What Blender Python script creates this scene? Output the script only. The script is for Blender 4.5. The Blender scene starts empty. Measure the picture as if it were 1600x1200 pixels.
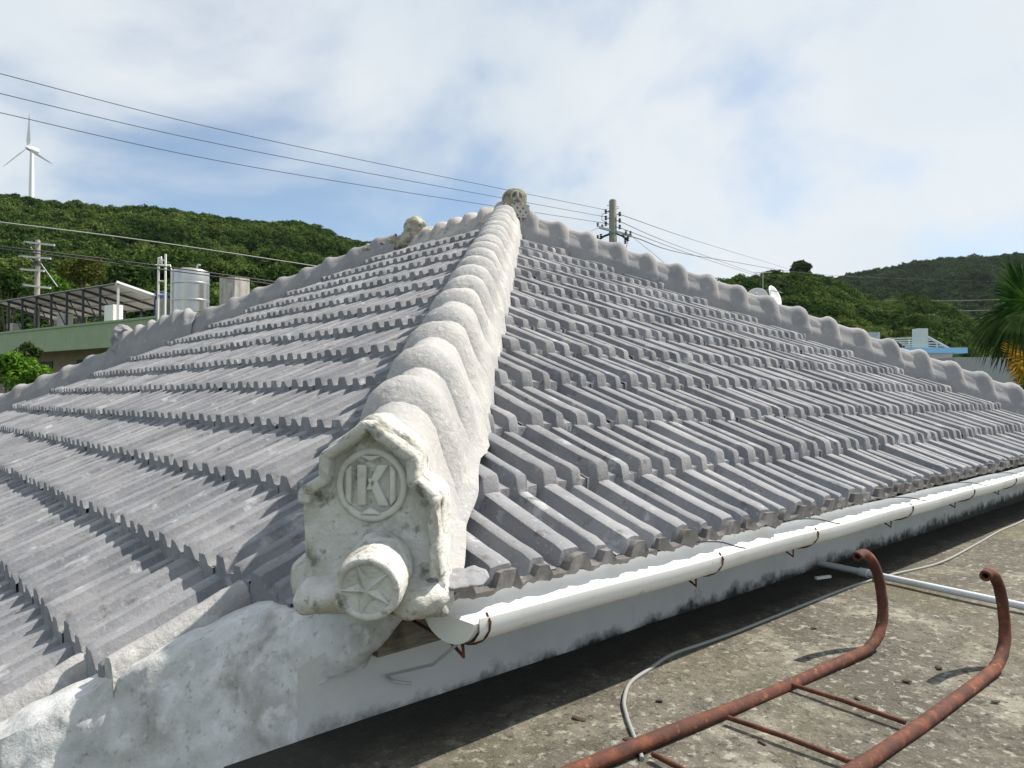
import bpy, bmesh, math, random
from mathutils import Vector, Matrix, noise
random.seed(7)
R = math.radians
sc = bpy.context.scene
col = sc.collection

# ------------------------------------------------------------------ camera
S = 0.30                      # one roof unit (horizontal run of one tile course) in metres
CZ = 3.70                     # camera height above the street
F_PX = 1131.0
PITCH = math.atan2(20.85, F_PX)
HEAD = 0.8255                 # angle between view heading and the X axis
cu, su = math.cos(HEAD), math.sin(HEAD)
FWD = Vector((cu, su, 0)); RGT = Vector((su, -cu, 0)); UP = Vector((0, 0, 1))
cam_d = bpy.data.cameras.new('camera'); cam = bpy.data.objects.new('camera', cam_d); col.objects.link(cam)
cam_d.sensor_width = 36; cam_d.lens = 36 * F_PX / 1600
cam_d.clip_start = 0.05; cam_d.clip_end = 5000
cam.location = (0, 0, CZ)
cam.rotation_euler = (R(90) + PITCH, 0, HEAD - R(90))
sc.camera = cam

# ------------------------------------------------------------------ sky, sun, exposure
SUN_EL, SUN_AZ = R(51), R(-20)          # azimuth measured from +X towards +Y
sun_vec = Vector((math.cos(SUN_EL) * math.cos(SUN_AZ), math.cos(SUN_EL) * math.sin(SUN_AZ), math.sin(SUN_EL)))
w = bpy.data.worlds.new('World'); sc.world = w; w.use_nodes = True
nt = w.node_tree; N = nt.nodes; L = nt.links
for n in list(N): N.remove(n)
def wn(t, **k):
    n = N.new(t)
    for a, b in k.items(): setattr(n, a, b)
    return n
out = wn('ShaderNodeOutputWorld'); bg = wn('ShaderNodeBackground')
bg.inputs['Strength'].default_value = 0.066
sky = wn('ShaderNodeTexSky', sky_type='NISHITA', sun_disc=False)
sky.sun_elevation = SUN_EL; sky.sun_rotation = R(90) - SUN_AZ
sky.air_density = 1.0; sky.dust_density = 0.6; sky.ozone_density = 1.5
geo = wn('ShaderNodeTexCoord')
sep = wn('ShaderNodeSeparateXYZ'); L.new(geo.outputs['Generated'], sep.inputs[0])
def wmath(op, a, b):
    m = wn('ShaderNodeMath', operation=op)
    for i, v in enumerate((a, b)):
        if v is None: continue
        if isinstance(v, (int, float)): m.inputs[i].default_value = v
        else: L.new(v, m.inputs[i])
    return m.outputs[0]
zc = wmath('MAXIMUM', sep.outputs[2], 0.0)
den = wmath('ADD', zc, 0.32)
cx = wmath('DIVIDE', sep.outputs[0], den); cy = wmath('DIVIDE', sep.outputs[1], den)
comb = wn('ShaderNodeCombineXYZ'); L.new(cx, comb.inputs[0]); L.new(cy, comb.inputs[1]); comb.inputs[2].default_value = 4.9
n1 = wn('ShaderNodeTexNoise'); n1.inputs['Scale'].default_value = 1.15; n1.inputs['Detail'].default_value = 9; n1.inputs['Roughness'].default_value = 0.52; n1.inputs['Distortion'].default_value = 0.25
L.new(comb.outputs[0], n1.inputs['Vector'])
r1 = wn('ShaderNodeValToRGB'); r1.color_ramp.elements[0].position = 0.35; r1.color_ramp.elements[1].position = 0.53
r1.color_ramp.interpolation = 'EASE'
L.new(n1.outputs['Fac'], r1.inputs[0])
n2 = wn('ShaderNodeTexNoise'); n2.inputs['Scale'].default_value = 0.9; n2.inputs['Detail'].default_value = 5
mp2 = wn('ShaderNodeMapping'); mp2.inputs['Location'].default_value = (4.3, 1.7, 0); L.new(comb.outputs[0], mp2.inputs[0]); L.new(mp2.outputs[0], n2.inputs['Vector'])
r2 = wn('ShaderNodeValToRGB')
r2.color_ramp.elements[0].position = 0.35; r2.color_ramp.elements[0].color = (6.2, 7.2, 8.0, 1)
r2.color_ramp.elements[1].position = 0.62; r2.color_ramp.elements[1].color = (8.2, 8.7, 9.1, 1)
L.new(n2.outputs['Fac'], r2.inputs[0])
mixs = wn('ShaderNodeMix', data_type='RGBA')
cl = wmath('ADD', wmath('MULTIPLY', r1.outputs[0], 0.85), 0.11)
L.new(cl, mixs.inputs['Factor'])
skm = wn('ShaderNodeMix', data_type='RGBA', blend_type='MULTIPLY'); skm.inputs['Factor'].default_value = 1; skm.inputs['B'].default_value = (1.35, 1.42, 1.45, 1); L.new(sky.outputs[0], skm.inputs['A']); L.new(skm.outputs['Result'], mixs.inputs['A']); L.new(r2.outputs[0], mixs.inputs['B'])
L.new(mixs.outputs['Result'], bg.inputs['Color']); L.new(bg.outputs[0], out.inputs[0])

sd = bpy.data.lights.new('sun', 'SUN'); sd.energy = 5.0; sd.angle = R(0.6); sd.color = (1, 0.93, 0.82)
so = bpy.data.objects.new('sun', sd); col.objects.link(so)
so.rotation_euler = (-sun_vec).to_track_quat('-Z', 'Y').to_euler()
so.location = (0, 0, 60)
sc.view_settings.view_transform = 'Standard'; sc.view_settings.look = 'None'
sc.view_settings.exposure = 0.60; sc.view_settings.gamma = 1
sc.render.engine = 'CYCLES'

# ------------------------------------------------------------------ helpers
def at(px, py, d):
    """world point seen at photo pixel (px,py) at horizontal forward distance d metres"""
    a = (px - 800) / F_PX; b = -(py - 600) / F_PX
    f = math.cos(PITCH) - b * math.sin(PITCH); z = math.sin(PITCH) + b * math.cos(PITCH)
    return Vector((0, 0, CZ)) + (RGT * a + FWD * f + UP * z) * (d / f)
def U(u, n, z):               # roof units -> metres
    return Vector((u * S, n * S, CZ + z * S))

def tag(o, label=None, cat=None, group=None, kind=None):
    if label: o['label'] = label
    if cat: o['category'] = cat
    if group: o['group'] = group
    if kind: o['kind'] = kind
    return o
def empty(name, loc=(0, 0, 0), rz=0, parent=None):
    o = bpy.data.objects.new(name, None); col.objects.link(o); o.location = loc; o.rotation_euler = (0, 0, rz)
    o.empty_display_size = 0.2
    return o
def setpar(o, parent):
    if parent is not None:
        o.parent = parent
        o.matrix_parent_inverse = WM(parent).inverted()
def WM(o):
    m = Matrix.LocRotScale(o.location, o.rotation_euler, o.scale)
    if o.parent: m = WM(o.parent) @ o.matrix_parent_inverse @ m
    return m
def link(name, me, parent=None, mat=None, smooth=None):
    if mat is not None and not me.materials: me.materials.append(mat)
    if smooth is not None:
        for p in me.polygons: p.use_smooth = True
        if smooth < 180: me.set_sharp_from_angle(angle=R(smooth))
    o = bpy.data.objects.new(name, me); col.objects.link(o); setpar(o, parent); return o

class MB:
    def __init__(s): s.v = []; s.f = []
    def add(s, vs, fs):
        k = len(s.v); s.v += [Vector(v) for v in vs]; s.f += [tuple(i + k for i in f) for f in fs]; return s
    def box(s, c, size, rot=None):
        c = Vector(c); hx, hy, hz = (x / 2 for x in size)
        vs = [Vector((x, y, z)) for x in (-hx, hx) for y in (-hy, hy) for z in (-hz, hz)]
        if rot is not None: vs = [rot @ v for v in vs]
        return s.add([c + v for v in vs], [(0, 1, 3, 2), (4, 6, 7, 5), (0, 4, 5, 1), (2, 3, 7, 6), (0, 2, 6, 4), (1, 5, 7, 3)])
    def bar(s, a, b, wx, wy):
        a, b = Vector(a), Vector(b); d = (b - a); q = d.to_track_quat('Z', 'Y').to_matrix()
        return s.box((a + b) / 2, (wx, wy, d.length), q)
    def tube(s, pts, r, n=10, caps=True, closed=False):
        pts = [Vector(p) for p in pts]; rr = r if isinstance(r, (list, tuple)) else [r] * len(pts)
        vs = []; prev = None
        for i, p in enumerate(pts):
            t = (pts[min(i + 1, len(pts) - 1)] - pts[max(i - 1, 0)]).normalized()
            if prev is None:
                a = Vector((0, 0, 1)) if abs(t.z) < 0.9 else Vector((1, 0, 0)); x = t.cross(a).normalized()
            else: x = (prev - t * prev.dot(t)).normalized()
            prev = x; y = t.cross(x)
            for k in range(n):
                an = 2 * math.pi * k / n; vs.append(p + (x * math.cos(an) + y * math.sin(an)) * rr[i])
        fs = [(i * n + k, i * n + (k + 1) % n, (i + 1) * n + (k + 1) % n, (i + 1) * n + k) for i in range(len(pts) - 1) for k in range(n)]
        if caps: fs += [tuple(range(n - 1, -1, -1)), tuple(range((len(pts) - 1) * n, len(pts) * n))]
        return s.add(vs, fs)
    def prism(s, poly, depth, mtx):
        """poly: (x,z) outline, extruded along local y from 0 to depth"""
        n = len(poly)
        vs = [mtx @ Vector((x, 0, z)) for x, z in poly] + [mtx @ Vector((x, depth, z)) for x, z in poly]
        return s.add(vs, [tuple(range(n)), tuple(range(2 * n - 1, n - 1, -1))] + [(i, i + n, (i + 1) % n + n, (i + 1) % n) for i in range(n)])
    def grid(s, rows):
        k = len(rows[0]); vs = [p for r_ in rows for p in r_]
        return s.add(vs, [(i * k + j, i * k + j + 1, (i + 1) * k + j + 1, (i + 1) * k + j) for i in range(len(rows) - 1) for j in range(k - 1)])
    def mesh(s, name):
        me = bpy.data.meshes.new(name); me.from_pydata([tuple(v) for v in s.v], [], s.f); me.validate(); me.update()
        bm = bmesh.new(); bm.from_mesh(me); bmesh.ops.recalc_face_normals(bm, faces=bm.faces); bm.to_mesh(me); bm.free(); return me
    def build(s, name, mat, parent=None, smooth=None, bevel=0):
        me = s.mesh(name)
        if bevel:
            bm = bmesh.new(); bm.from_mesh(me)
            es = [e for e in bm.edges if len(e.link_faces) == 2 and e.calc_face_angle(0) > 0.6]
            bmesh.ops.bevel(bm, geom=es, offset=bevel, segments=2, affect='EDGES', profile=0.5, clamp_overlap=True)
            bm.to_mesh(me); bm.free()
        return link(name, me, parent, mat, smooth)

def jitter(me, amp, sc_, seed=0):
    off = Vector((seed * 7.3, seed * 3.1, seed * 1.7))
    for v in me.vertices:
        v.co += noise.noise_vector(v.co * sc_ + off) * amp

# ------------------------------------------------------------------ materials
def mat(name, base, rough=0.85, layers=(), bump=None, metal=0, spec=0.3, island=0):
    """layers: (colour, noise scale, lo, hi, strength, detail, stretch(x,y,z)) mixed over base by thresholded noise in world space"""
    m = bpy.data.materials.new(name); m.use_nodes = True
    t = m.node_tree; nn = t.nodes; ll = t.links; b = nn['Principled BSDF']
    b.inputs['Roughness'].default_value = rough; b.inputs['Metallic'].default_value = metal
    b.inputs['Specular IOR Level'].default_value = spec
    pos = nn.new('ShaderNodeNewGeometry').outputs['Position']
    rgb = nn.new('ShaderNodeRGB'); rgb.outputs[0].default_value = (*base, 1); cur = rgb.outputs[0]
    for i, ly in enumerate(layers):
        c, scale, lo, hi, st = ly[:5]; det = ly[5] if len(ly) > 5 else 6; stretch = ly[6] if len(ly) > 6 else None
        mp = nn.new('ShaderNodeMapping'); mp.inputs['Location'].default_value = (i * 3.7 + 1, i * 5.1, i * 2.3)
        if stretch: mp.inputs['Scale'].default_value = stretch
        ll.new(pos, mp.inputs[0])
        no = nn.new('ShaderNodeTexNoise'); no.inputs['Scale'].default_value = scale; no.inputs['Detail'].default_value = det; no.inputs['Roughness'].default_value = 0.62
        ll.new(mp.outputs[0], no.inputs['Vector'])
        mr = nn.new('ShaderNodeMapRange'); mr.inputs['From Min'].default_value = lo; mr.inputs['From Max'].default_value = hi; mr.inputs['To Max'].default_value = st
        ll.new(no.outputs['Fac'], mr.inputs[0])
        mx = nn.new('ShaderNodeMix'); mx.data_type = 'RGBA'; ll.new(mr.outputs[0], mx.inputs['Factor']); ll.new(cur, mx.inputs['A']); mx.inputs['B'].default_value = (*c, 1)
        cur = mx.outputs['Result']
    ll.new(cur, b.inputs['Base Color'])
    if bump:
        no = nn.new('ShaderNodeTexNoise'); no.inputs['Scale'].default_value = bump[0]; no.inputs['Detail'].default_value = 8; no.inputs['Roughness'].default_value = 0.65
        ll.new(pos, no.inputs['Vector'])
        bp = nn.new('ShaderNodeBump'); bp.inputs['Strength'].default_value = bump[1]; bp.inputs['Distance'].default_value = bump[2]
        ll.new(no.outputs['Fac'], bp.inputs['Height']); ll.new(bp.outputs[0], b.inputs['Normal'])
    if island:
        g2 = nn.new('ShaderNodeNewGeometry'); mr = nn.new('ShaderNodeMapRange'); mr.inputs['To Min'].default_value = 1 - island; mr.inputs['To Max'].default_value = 1 + island
        ll.new(g2.outputs['Random Per Island'], mr.inputs[0]); hv = nn.new('ShaderNodeHueSaturation'); ll.new(mr.outputs[0], hv.inputs['Value']); ll.new(cur, hv.inputs['Color']); ll.new(hv.outputs[0], b.inputs['Base Color'])
    return m
def stain(m, color, axis_expr, lo, hi, nscale, namt, strength=1.0):
    """dirt band: factor from a world axis (0,1,2) between lo and hi broken up by noise"""
    t = m.node_tree; nn = t.nodes; ll = t.links; b = nn['Principled BSDF']
    src = b.inputs['Base Color'].links[0].from_socket
    pos = nn.new('ShaderNodeNewGeometry').outputs['Position']; sp = nn.new('ShaderNodeSeparateXYZ'); ll.new(pos, sp.inputs[0])
    no = nn.new('ShaderNodeTexNoise'); no.inputs['Scale'].default_value = nscale; no.inputs['Detail'].default_value = 9; no.inputs['Roughness'].default_value = 0.7; ll.new(pos, no.inputs['Vector'])
    a = nn.new('ShaderNodeMath'); a.operation = 'MULTIPLY_ADD'; ll.new(no.outputs['Fac'], a.inputs[0]); a.inputs[1].default_value = namt; ll.new(sp.outputs[axis_expr], a.inputs[2])
    a2 = nn.new('ShaderNodeMath'); a2.operation = 'SUBTRACT'; ll.new(a.outputs[0], a2.inputs[0]); a2.inputs[1].default_value = namt * 0.5
    mr = nn.new('ShaderNodeMapRange'); mr.inputs['From Min'].default_value = lo; mr.inputs['From Max'].default_value = hi; mr.inputs['To Max'].default_value = strength; ll.new(a2.outputs[0], mr.inputs[0])
    mx = nn.new('ShaderNodeMix'); mx.data_type = 'RGBA'; ll.new(mr.outputs[0], mx.inputs['Factor']); ll.new(src, mx.inputs['A']); mx.inputs['B'].default_value = (*color, 1)
    ll.new(mx.outputs['Result'], b.inputs['Base Color']); return m

M = {}
M['tile'] = mat('tile_cement', (0.184, 0.190, 0.210), 0.9, [
    ((0.262, 0.265, 0.282), 2.2, 0.40, 0.60, 0.9), ((0.135, 0.142, 0.162), 7, 0.48, 0.66, 0.6), ((0.228, 0.214, 0.216), 17, 0.50, 0.62, 0.35),
    ((0.46, 0.475, 0.49), 11, 0.60, 0.69, 0.6, 10), ((0.07, 0.065, 0.06), 24, 0.59, 0.69, 0.6, 10), ((0.42, 0.42, 0.43), 75, 0.60, 0.70, 0.45)], (70, 0.55, 0.005), island=.16)
M['ridge'] = mat('ridge_plaster', (0.345, 0.34, 0.34), 0.9, [
    ((0.43, 0.42, 0.41), 2.5, 0.42, 0.62, 0.9), ((0.27, 0.28, 0.30), 6, 0.50, 0.68, 0.65), ((0.56, 0.56, 0.55), 12, 0.58, 0.68, 0.6),
    ((0.20, 0.19, 0.18), 20, 0.60, 0.70, 0.5, 9), ((0.6, 0.6, 0.59), 60, 0.58, 0.68, 0.4)], (38, 0.7, 0.012))
M['ridge_old'] = mat('old_ridge_plaster', (0.36, 0.35, 0.34), 0.92, [((0.46, 0.43, 0.41), 5, 0.45, 0.62, 0.8), ((0.17, 0.17, 0.16), 9, 0.52, 0.66, 0.8)], (45, 0.4, 0.008))
M['lattice'] = mat('lattice_plaster', (0.42, 0.41, 0.37), 0.9, [((0.22, 0.21, 0.17), 9, 0.48, 0.64, 0.7), ((0.55, 0.54, 0.50), 14, 0.55, 0.68, 0.6)], (50, 0.4, 0.006))
M['ridge_grey'] = mat('grey_ridge_plaster', (0.25, 0.25, 0.262), 0.92, [((0.31, 0.30, 0.30), 3, 0.42, 0.62, 0.8), ((0.20, 0.21, 0.23), 5, 0.50, 0.68, 0.7), ((0.44, 0.43, 0.42), 14, 0.60, 0.70, 0.5)], (45, 0.4, 0.008))
M['orn'] = mat('ornament_plaster', (0.50, 0.495, 0.46), 0.9, [
    ((0.66, 0.665, 0.65), 8, 0.44, 0.60, 0.85), ((0.36, 0.35, 0.29), 9, 0.50, 0.66, 0.55), ((0.74, 0.75, 0.75), 30, 0.55, 0.66, 0.6, 9), ((0.085, 0.08, 0.06), 13, 0.56, 0.66, 0.85, 10), ((0.15, 0.14, 0.11), 45, 0.58, 0.66, 0.6, 10)], (55, 0.9, 0.009))
M['letter'] = mat('letter_plaster', (0.54, 0.535, 0.49), 0.9, [((0.64, 0.64, 0.62), 12, 0.45, 0.62, 0.8), ((0.36, 0.35, 0.29), 25, 0.55, 0.68, 0.6)], (55, 0.7, 0.006))
M['finial'] = mat('finial_plaster', (0.30, 0.28, 0.22), 0.95, [
    ((0.46, 0.44, 0.38), 7, 0.48, 0.62, 0.8), ((0.08, 0.075, 0.05), 9, 0.50, 0.62, 0.85), ((0.18, 0.19, 0.09), 14, 0.55, 0.68, 0.6)], (40, 0.6, 0.01))
M['eave'] = mat('eave_mortar', (0.125, 0.118, 0.115), 0.95, [
    ((0.22, 0.215, 0.22), 12, 0.45, 0.62, 0.7), ((0.07, 0.065, 0.055), 9, 0.48, 0.64, 0.85)], (50, 0.6, 0.01))
M['wall'] = mat('wall_paint', (0.66, 0.67, 0.66), 0.8, [((0.56, 0.57, 0.57), 3, 0.45, 0.65, 0.7), ((0.48, 0.46, 0.41), 8, 0.60, 0.75, 0.5)], (30, 0.15, 0.004))
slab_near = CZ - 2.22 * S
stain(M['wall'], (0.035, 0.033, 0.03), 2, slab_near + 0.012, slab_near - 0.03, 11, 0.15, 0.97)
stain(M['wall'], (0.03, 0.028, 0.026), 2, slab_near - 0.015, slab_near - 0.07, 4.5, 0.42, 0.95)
M['plaster'] = mat('verge_plaster', (0.46, 0.465, 0.47), 0.88, [((0.60, 0.61, 0.62), 5, 0.44, 0.58, 0.85), ((0.30, 0.285, 0.27), 6, 0.50, 0.64, 0.75, 10), ((0.66, 0.67, 0.68), 26, 0.55, 0.64, 0.6, 10), ((0.14, 0.13, 0.11), 8, 0.60, 0.72, 0.7, 11), ((0.2, 0.19, 0.17), 55, 0.58, 0.66, 0.5, 10)], (28, 0.7, 0.010))
M['wood'] = mat('weathered_wood', (0.17, 0.15, 0.115), 0.9, [((0.27, 0.25, 0.2), 12, 0.45, 0.6, 0.7, 6, (1, 1, 8)), ((0.06, 0.055, 0.045), 8, 0.52, 0.66, 0.7)], (60, 0.5, 0.004))
M['gutter'] = mat('gutter_pvc', (0.78, 0.79, 0.79), 0.45, [((0.62, 0.60, 0.54), 6, 0.5, 0.7, 0.6), ((0.35, 0.33, 0.28), 22, 0.62, 0.72, 0.5, 8)], None, 0, 0.4)
M['rust'] = mat('rust', (0.085, 0.034, 0.024), 0.85, [((0.18, 0.060, 0.032), 28, 0.47, 0.62, 0.8), ((0.34, 0.16, 0.075), 40, 0.61, 0.70, 0.6), ((0.05, 0.022, 0.018), 18, 0.5, 0.66, 0.7)], (120, 0.5, 0.003))
M['slab'] = mat('slab_concrete', (0.15, 0.138, 0.115), 0.95, [
    ((0.085, 0.078, 0.065), 1.6, 0.42, 0.60, 0.85), ((0.30, 0.285, 0.235), 3.4, 0.52, 0.66, 0.8), ((0.08, 0.073, 0.06), 18, 0.46, 0.58, 0.7, 10),
    ((0.36, 0.35, 0.30), 36, 0.56, 0.64, 0.7, 10), ((0.04, 0.037, 0.03), 50, 0.55, 0.64, 0.85, 10), ((0.13, 0.12, 0.07), 1.1, 0.50, 0.64, 0.5), ((0.40, 0.39, 0.35), 120, 0.60, 0.68, 0.6)], (90, 0.8, 0.010))
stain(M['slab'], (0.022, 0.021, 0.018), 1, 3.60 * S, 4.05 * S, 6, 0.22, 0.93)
M['pipe'] = mat('pvc_pipe', (0.62, 0.66, 0.70), 0.45, [((0.5, 0.5, 0.48), 8, 0.5, 0.7, 0.5)])
M['cable'] = mat('cable_grey', (0.24, 0.245, 0.24), 0.6)
M['line'] = mat('power_line', (0.03, 0.03, 0.032), 0.6)
M['line_pale'] = mat('power_line_pale', (0.30, 0.31, 0.29), 0.6)
M['pole'] = mat('pole_concrete', (0.27, 0.255, 0.225), 0.9, [((0.16, 0.15, 0.13), 4, 0.45, 0.65, 0.7, 6, (4, 4, 1))])
M['steel'] = mat('galvanised', (0.50, 0.51, 0.52), 0.5, metal=0.3)
M['dark_steel'] = mat('dark_steel', (0.045, 0.05, 0.06), 0.6)
M['insul'] = mat('insulator', (0.06, 0.06, 0.07), 0.3)
M['teal'] = mat('teal_band', (0.06, 0.30, 0.27), 0.6)
M['green'] = mat('green_paint', (0.28, 0.36, 0.235), 0.85, [((0.33, 0.41, 0.28), 1.2, 0.45, 0.65, 0.6), ((0.13, 0.18, 0.11), 2.5, 0.58, 0.72, 0.5, 6, (3, 3, 0.5))])
M['beige'] = mat('beige_wall', (0.30, 0.26, 0.21), 0.9, [((0.2, 0.18, 0.15), 1.5, 0.45, 0.65, 0.6)])
M['panel'] = mat('panel_underside', (0.50, 0.50, 0.47), 0.6, [((0.40, 0.40, 0.36), 1.5, 0.45, 0.65, 0.6)])
M['white'] = mat('white_paint', (0.78, 0.78, 0.76), 0.6)
M['concrete'] = mat('old_concrete', (0.40, 0.38, 0.36), 0.9, [((0.22, 0.21, 0.20), 2.2, 0.45, 0.62, 0.8, 6, (2, 2, 0.6)), ((0.55, 0.54, 0.52), 4, 0.55, 0.68, 0.6)])
M['tank'] = mat('stainless', (0.50, 0.50, 0.49), 0.30, metal=0.9)
M['navy'] = mat('navy', (0.02, 0.035, 0.13), 0.5)
M['turb'] = mat('turbine_white', (0.80, 0.81, 0.82), 0.4)
M['blue'] = mat('blue_trim', (0.20, 0.42, 0.62), 0.8)
M['cream'] = mat('cream_wall', (0.55, 0.53, 0.47), 0.9, [((0.42, 0.40, 0.36), 1, 0.45, 0.65, 0.6)])
M['greywall'] = mat('grey_wall', (0.30, 0.32, 0.34), 0.9)
M['trunk'] = mat('bark', (0.13, 0.10, 0.07), 0.95)
M['soil'] = mat('soil', (0.10, 0.095, 0.055), 1.0, [((0.06, 0.085, 0.03), 0.3, 0.4, 0.6, 0.9)])
M['asphalt'] = mat('street_asphalt', (0.06, 0.06, 0.06), 0.9)
M['leafdry'] = mat('dry_debris', (0.065, 0.045, 0.035), 0.9)
M['dish'] = mat('dish_white', (0.62, 0.63, 0.64), 0.5)

def leafmat(name, c1, c2, c3, nscale, trans=0.25):
    m = bpy.data.materials.new(name); m.use_nodes = True; t = m.node_tree; nn = t.nodes; ll = t.links
    for n in list(nn): nn.remove(n)
    o = nn.new('ShaderNodeOutputMaterial'); d = nn.new('ShaderNodeBsdfDiffuse'); tr = nn.new('ShaderNodeBsdfTranslucent'); mx = nn.new('ShaderNodeMixShader'); mx.inputs[0].default_value = trans
    g = nn.new('ShaderNodeNewGeometry'); no = nn.new('ShaderNodeTexNoise'); no.inputs['Scale'].default_value = nscale; no.inputs['Detail'].default_value = 4; ll.new(g.outputs['Position'], no.inputs['Vector'])
    rp = nn.new('ShaderNodeValToRGB'); e = rp.color_ramp.elements; e[0].position = 0.34; e[0].color = (*c1, 1); e[1].position = 0.66; e[1].color = (*c3, 1)
    k = e.new(0.5); k.color = (*c2, 1)
    ad = nn.new('ShaderNodeMath'); ad.operation = 'MULTIPLY_ADD'; ad.inputs[1].default_value = 0.26; ll.new(g.outputs['Random Per Island'], ad.inputs[0])
    sb = nn.new('ShaderNodeMath'); sb.operation = 'SUBTRACT'; sb.inputs[1].default_value = 0.13; ll.new(no.outputs['Fac'], sb.inputs[0]); ll.new(sb.outputs[0], ad.inputs[2])
    ll.new(ad.outputs[0], rp.inputs[0]); ll.new(rp.outputs[0], d.inputs[0]); ll.new(rp.outputs[0], tr.inputs[0])
    ll.new(d.outputs[0], mx.inputs[1]); ll.new(tr.outputs[0], mx.inputs[2]); ll.new(mx.outputs[0], o.inputs[0]); return m
M['forest'] = leafmat('forest_leaves', (0.014, 0.036, 0.009), (0.042, 0.080, 0.018), (0.105, 0.150, 0.040), 0.06)
M['forest_far'] = leafmat('far_forest_leaves', (0.014, 0.034, 0.016), (0.028, 0.056, 0.024), (0.052, 0.088, 0.036), 0.035)
M['bush'] = leafmat('bush_leaves', (0.035, 0.09, 0.012), (0.08, 0.17, 0.02), (0.14, 0.26, 0.035), 1.6, 0.35)
M['palm'] = leafmat('palm_leaf', (0.018, 0.05, 0.012), (0.045, 0.11, 0.02), (0.09, 0.18, 0.04), 2.5, 0.3)
M['palm_old'] = leafmat('palm_leaf_old', (0.02, 0.04, 0.012), (0.035, 0.06, 0.018), (0.055, 0.085, 0.03), 2.5, 0.15)
M['palm_dead'] = leafmat('palm_leaf_dead', (0.16, 0.13, 0.02), (0.50, 0.25, 0.02), (0.60, 0.34, 0.04), 3.0, 0.3)

# ================================================================== THE SETTING
gm = MB().box((0, 0, -0.25), (2700, 2700, 0.5)).build('ground', M['soil']); tag(gm, 'green and brown ground around the houses', 'ground', kind='structure')

# ------------------------------------------------------------------ hills
def interp(tab, x):
    if x <= tab[0][0]: return tab[0][1]
    for (a, b), (c, d) in zip(tab, tab[1:]):
        if x <= c: return b + (d - b) * (x - a) / (c - a)
    return tab[-1][1]
def hill(name, label, ridge, r0, r1, x0, x1, nx, nr, pow_=1.0, back=1.3, canopy=4.0, wob=0.05):
    """ridge: photo column -> skyline row; ground rises from r0 to its crest at r1 and drops behind it"""
    rows = []; info = []
    for j in range(nr + 1):
        t = j / nr * back; row = []
        for i in range(nx + 1):
            px = x0 + (x1 - x0) * i / nx
            d = r0 + (r1 - r0) * t
            crest = at(px, interp(ridge, px), r1).z - canopy
            k = max(0, min(1, t))
            z = crest * (k ** pow_) if t <= 1 else crest * (1 - (t - 1) ** 1.5 * 1.2)
            p = at(px, 621, d); q = Vector((p.x, p.y, 0))
            z += noise.noise(Vector((p.x, p.y, 0)) * 0.02 + Vector((x0, 0, 0))) * crest * wob * 2 * math.sin(math.pi * min(k, 1))
            row.append(Vector((q.x, q.y, z)))
        rows.append(row)
    o = MB().grid(rows).build(name, M['soil'], smooth=180); tag(o, label, 'hill', kind='structure')
    return rows
ridgeL = [(-300, 296), (0, 306), (60, 311), (110, 318), (160, 326), (225, 327), (300, 336), (350, 343), (420, 346), (450, 343), (480, 350), (505, 362), (535, 374), (600, 382), (700, 420), (800, 470), (900, 520)]
ridgeB = [(380, 420), (450, 390), (520, 382), (560, 376), (610, 377), (660, 400), (760, 450)]
ridgeR = [(960, 500), (1050, 450), (1090, 441), (1150, 433), (1200, 426), (1232, 421), (1290, 430), (1330, 446), (1365, 470), (1400, 462), (1440, 462), (1480, 474), (1510, 500), (1540, 530), (1620, 560)]
ridgeF = [(1180, 470), (1240, 445), (1300, 436), (1340, 430), (1390, 421), (1430, 412), (1470, 405), (1520, 404), (1560, 400), (1600, 398), (1700, 392), (1900, 400)]
rows_L = hill('hill', 'long wooded hill under the wind turbine', ridgeL, 62, 380, -420, 930, 60, 26, 0.9)
rows_B = hill('hill', 'low far wooded spur beyond the turbine hill', ridgeB, 380, 560, 340, 800, 20, 8, 0.8)
rows_R = hill('hill', 'rounded wooded hill behind the blue trimmed house', ridgeR, 75, 210, 930, 1680, 44, 20, 0.85, canopy=3.0)
rows_F = hill('hill', 'distant dark wooded mountain behind the rounded hill', ridgeF, 230, 620, 1120, 2000, 40, 20, 0.9, canopy=4.0)

def crown_mesh(name, seed, r, nl, leaf, flat=0.75):
    rnd = random.Random(seed); vs = []; fs = []
    lumps = []
    for i in range(13):
        a = rnd.uniform(0, 2 * math.pi); e = rnd.uniform(-0.15, 1.0) * math.pi / 2
        rad = r * rnd.uniform(0.45, 0.75)
        lumps.append((Vector((math.cos(a) * math.cos(e), math.sin(a) * math.cos(e), math.sin(e) * flat)) * rad, r * rnd.uniform(0.28, 0.46)))
    lumps.append((Vector((0, 0, r * 0.2)), r * 0.6))
    for i in range(nl):
        c, lr = rnd.choice(lumps)
        while True:
            d = Vector((rnd.gauss(0, 1), rnd.gauss(0, 1), rnd.gauss(0.35, 1)))
            if d.length > 0.1: break
        d.normalize(); p = c + d * lr * rnd.uniform(0.75, 1.08)
        nrm = (d + Vector((rnd.gauss(0, .5), rnd.gauss(0, .5), rnd.gauss(.2, .5)))).normalized()
        x = nrm.orthogonal().normalized(); x.rotate(Matrix.Rotation(rnd.uniform(0, 6.28), 3, nrm)); y = nrm.cross(x)
        s_ = leaf * rnd.uniform(0.6, 1.3); k = len(vs)
        vs += [p - x * s_, p + y * s_ * 0.45 - nrm * s_ * .1, p + x * s_, p - y * s_ * 0.45 - nrm * s_ * .1]; fs.append((k, k + 1, k + 2, k + 3))
    me = bpy.data.meshes.new(name); me.from_pydata([tuple(v) for v in vs], [], fs); return me
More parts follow.
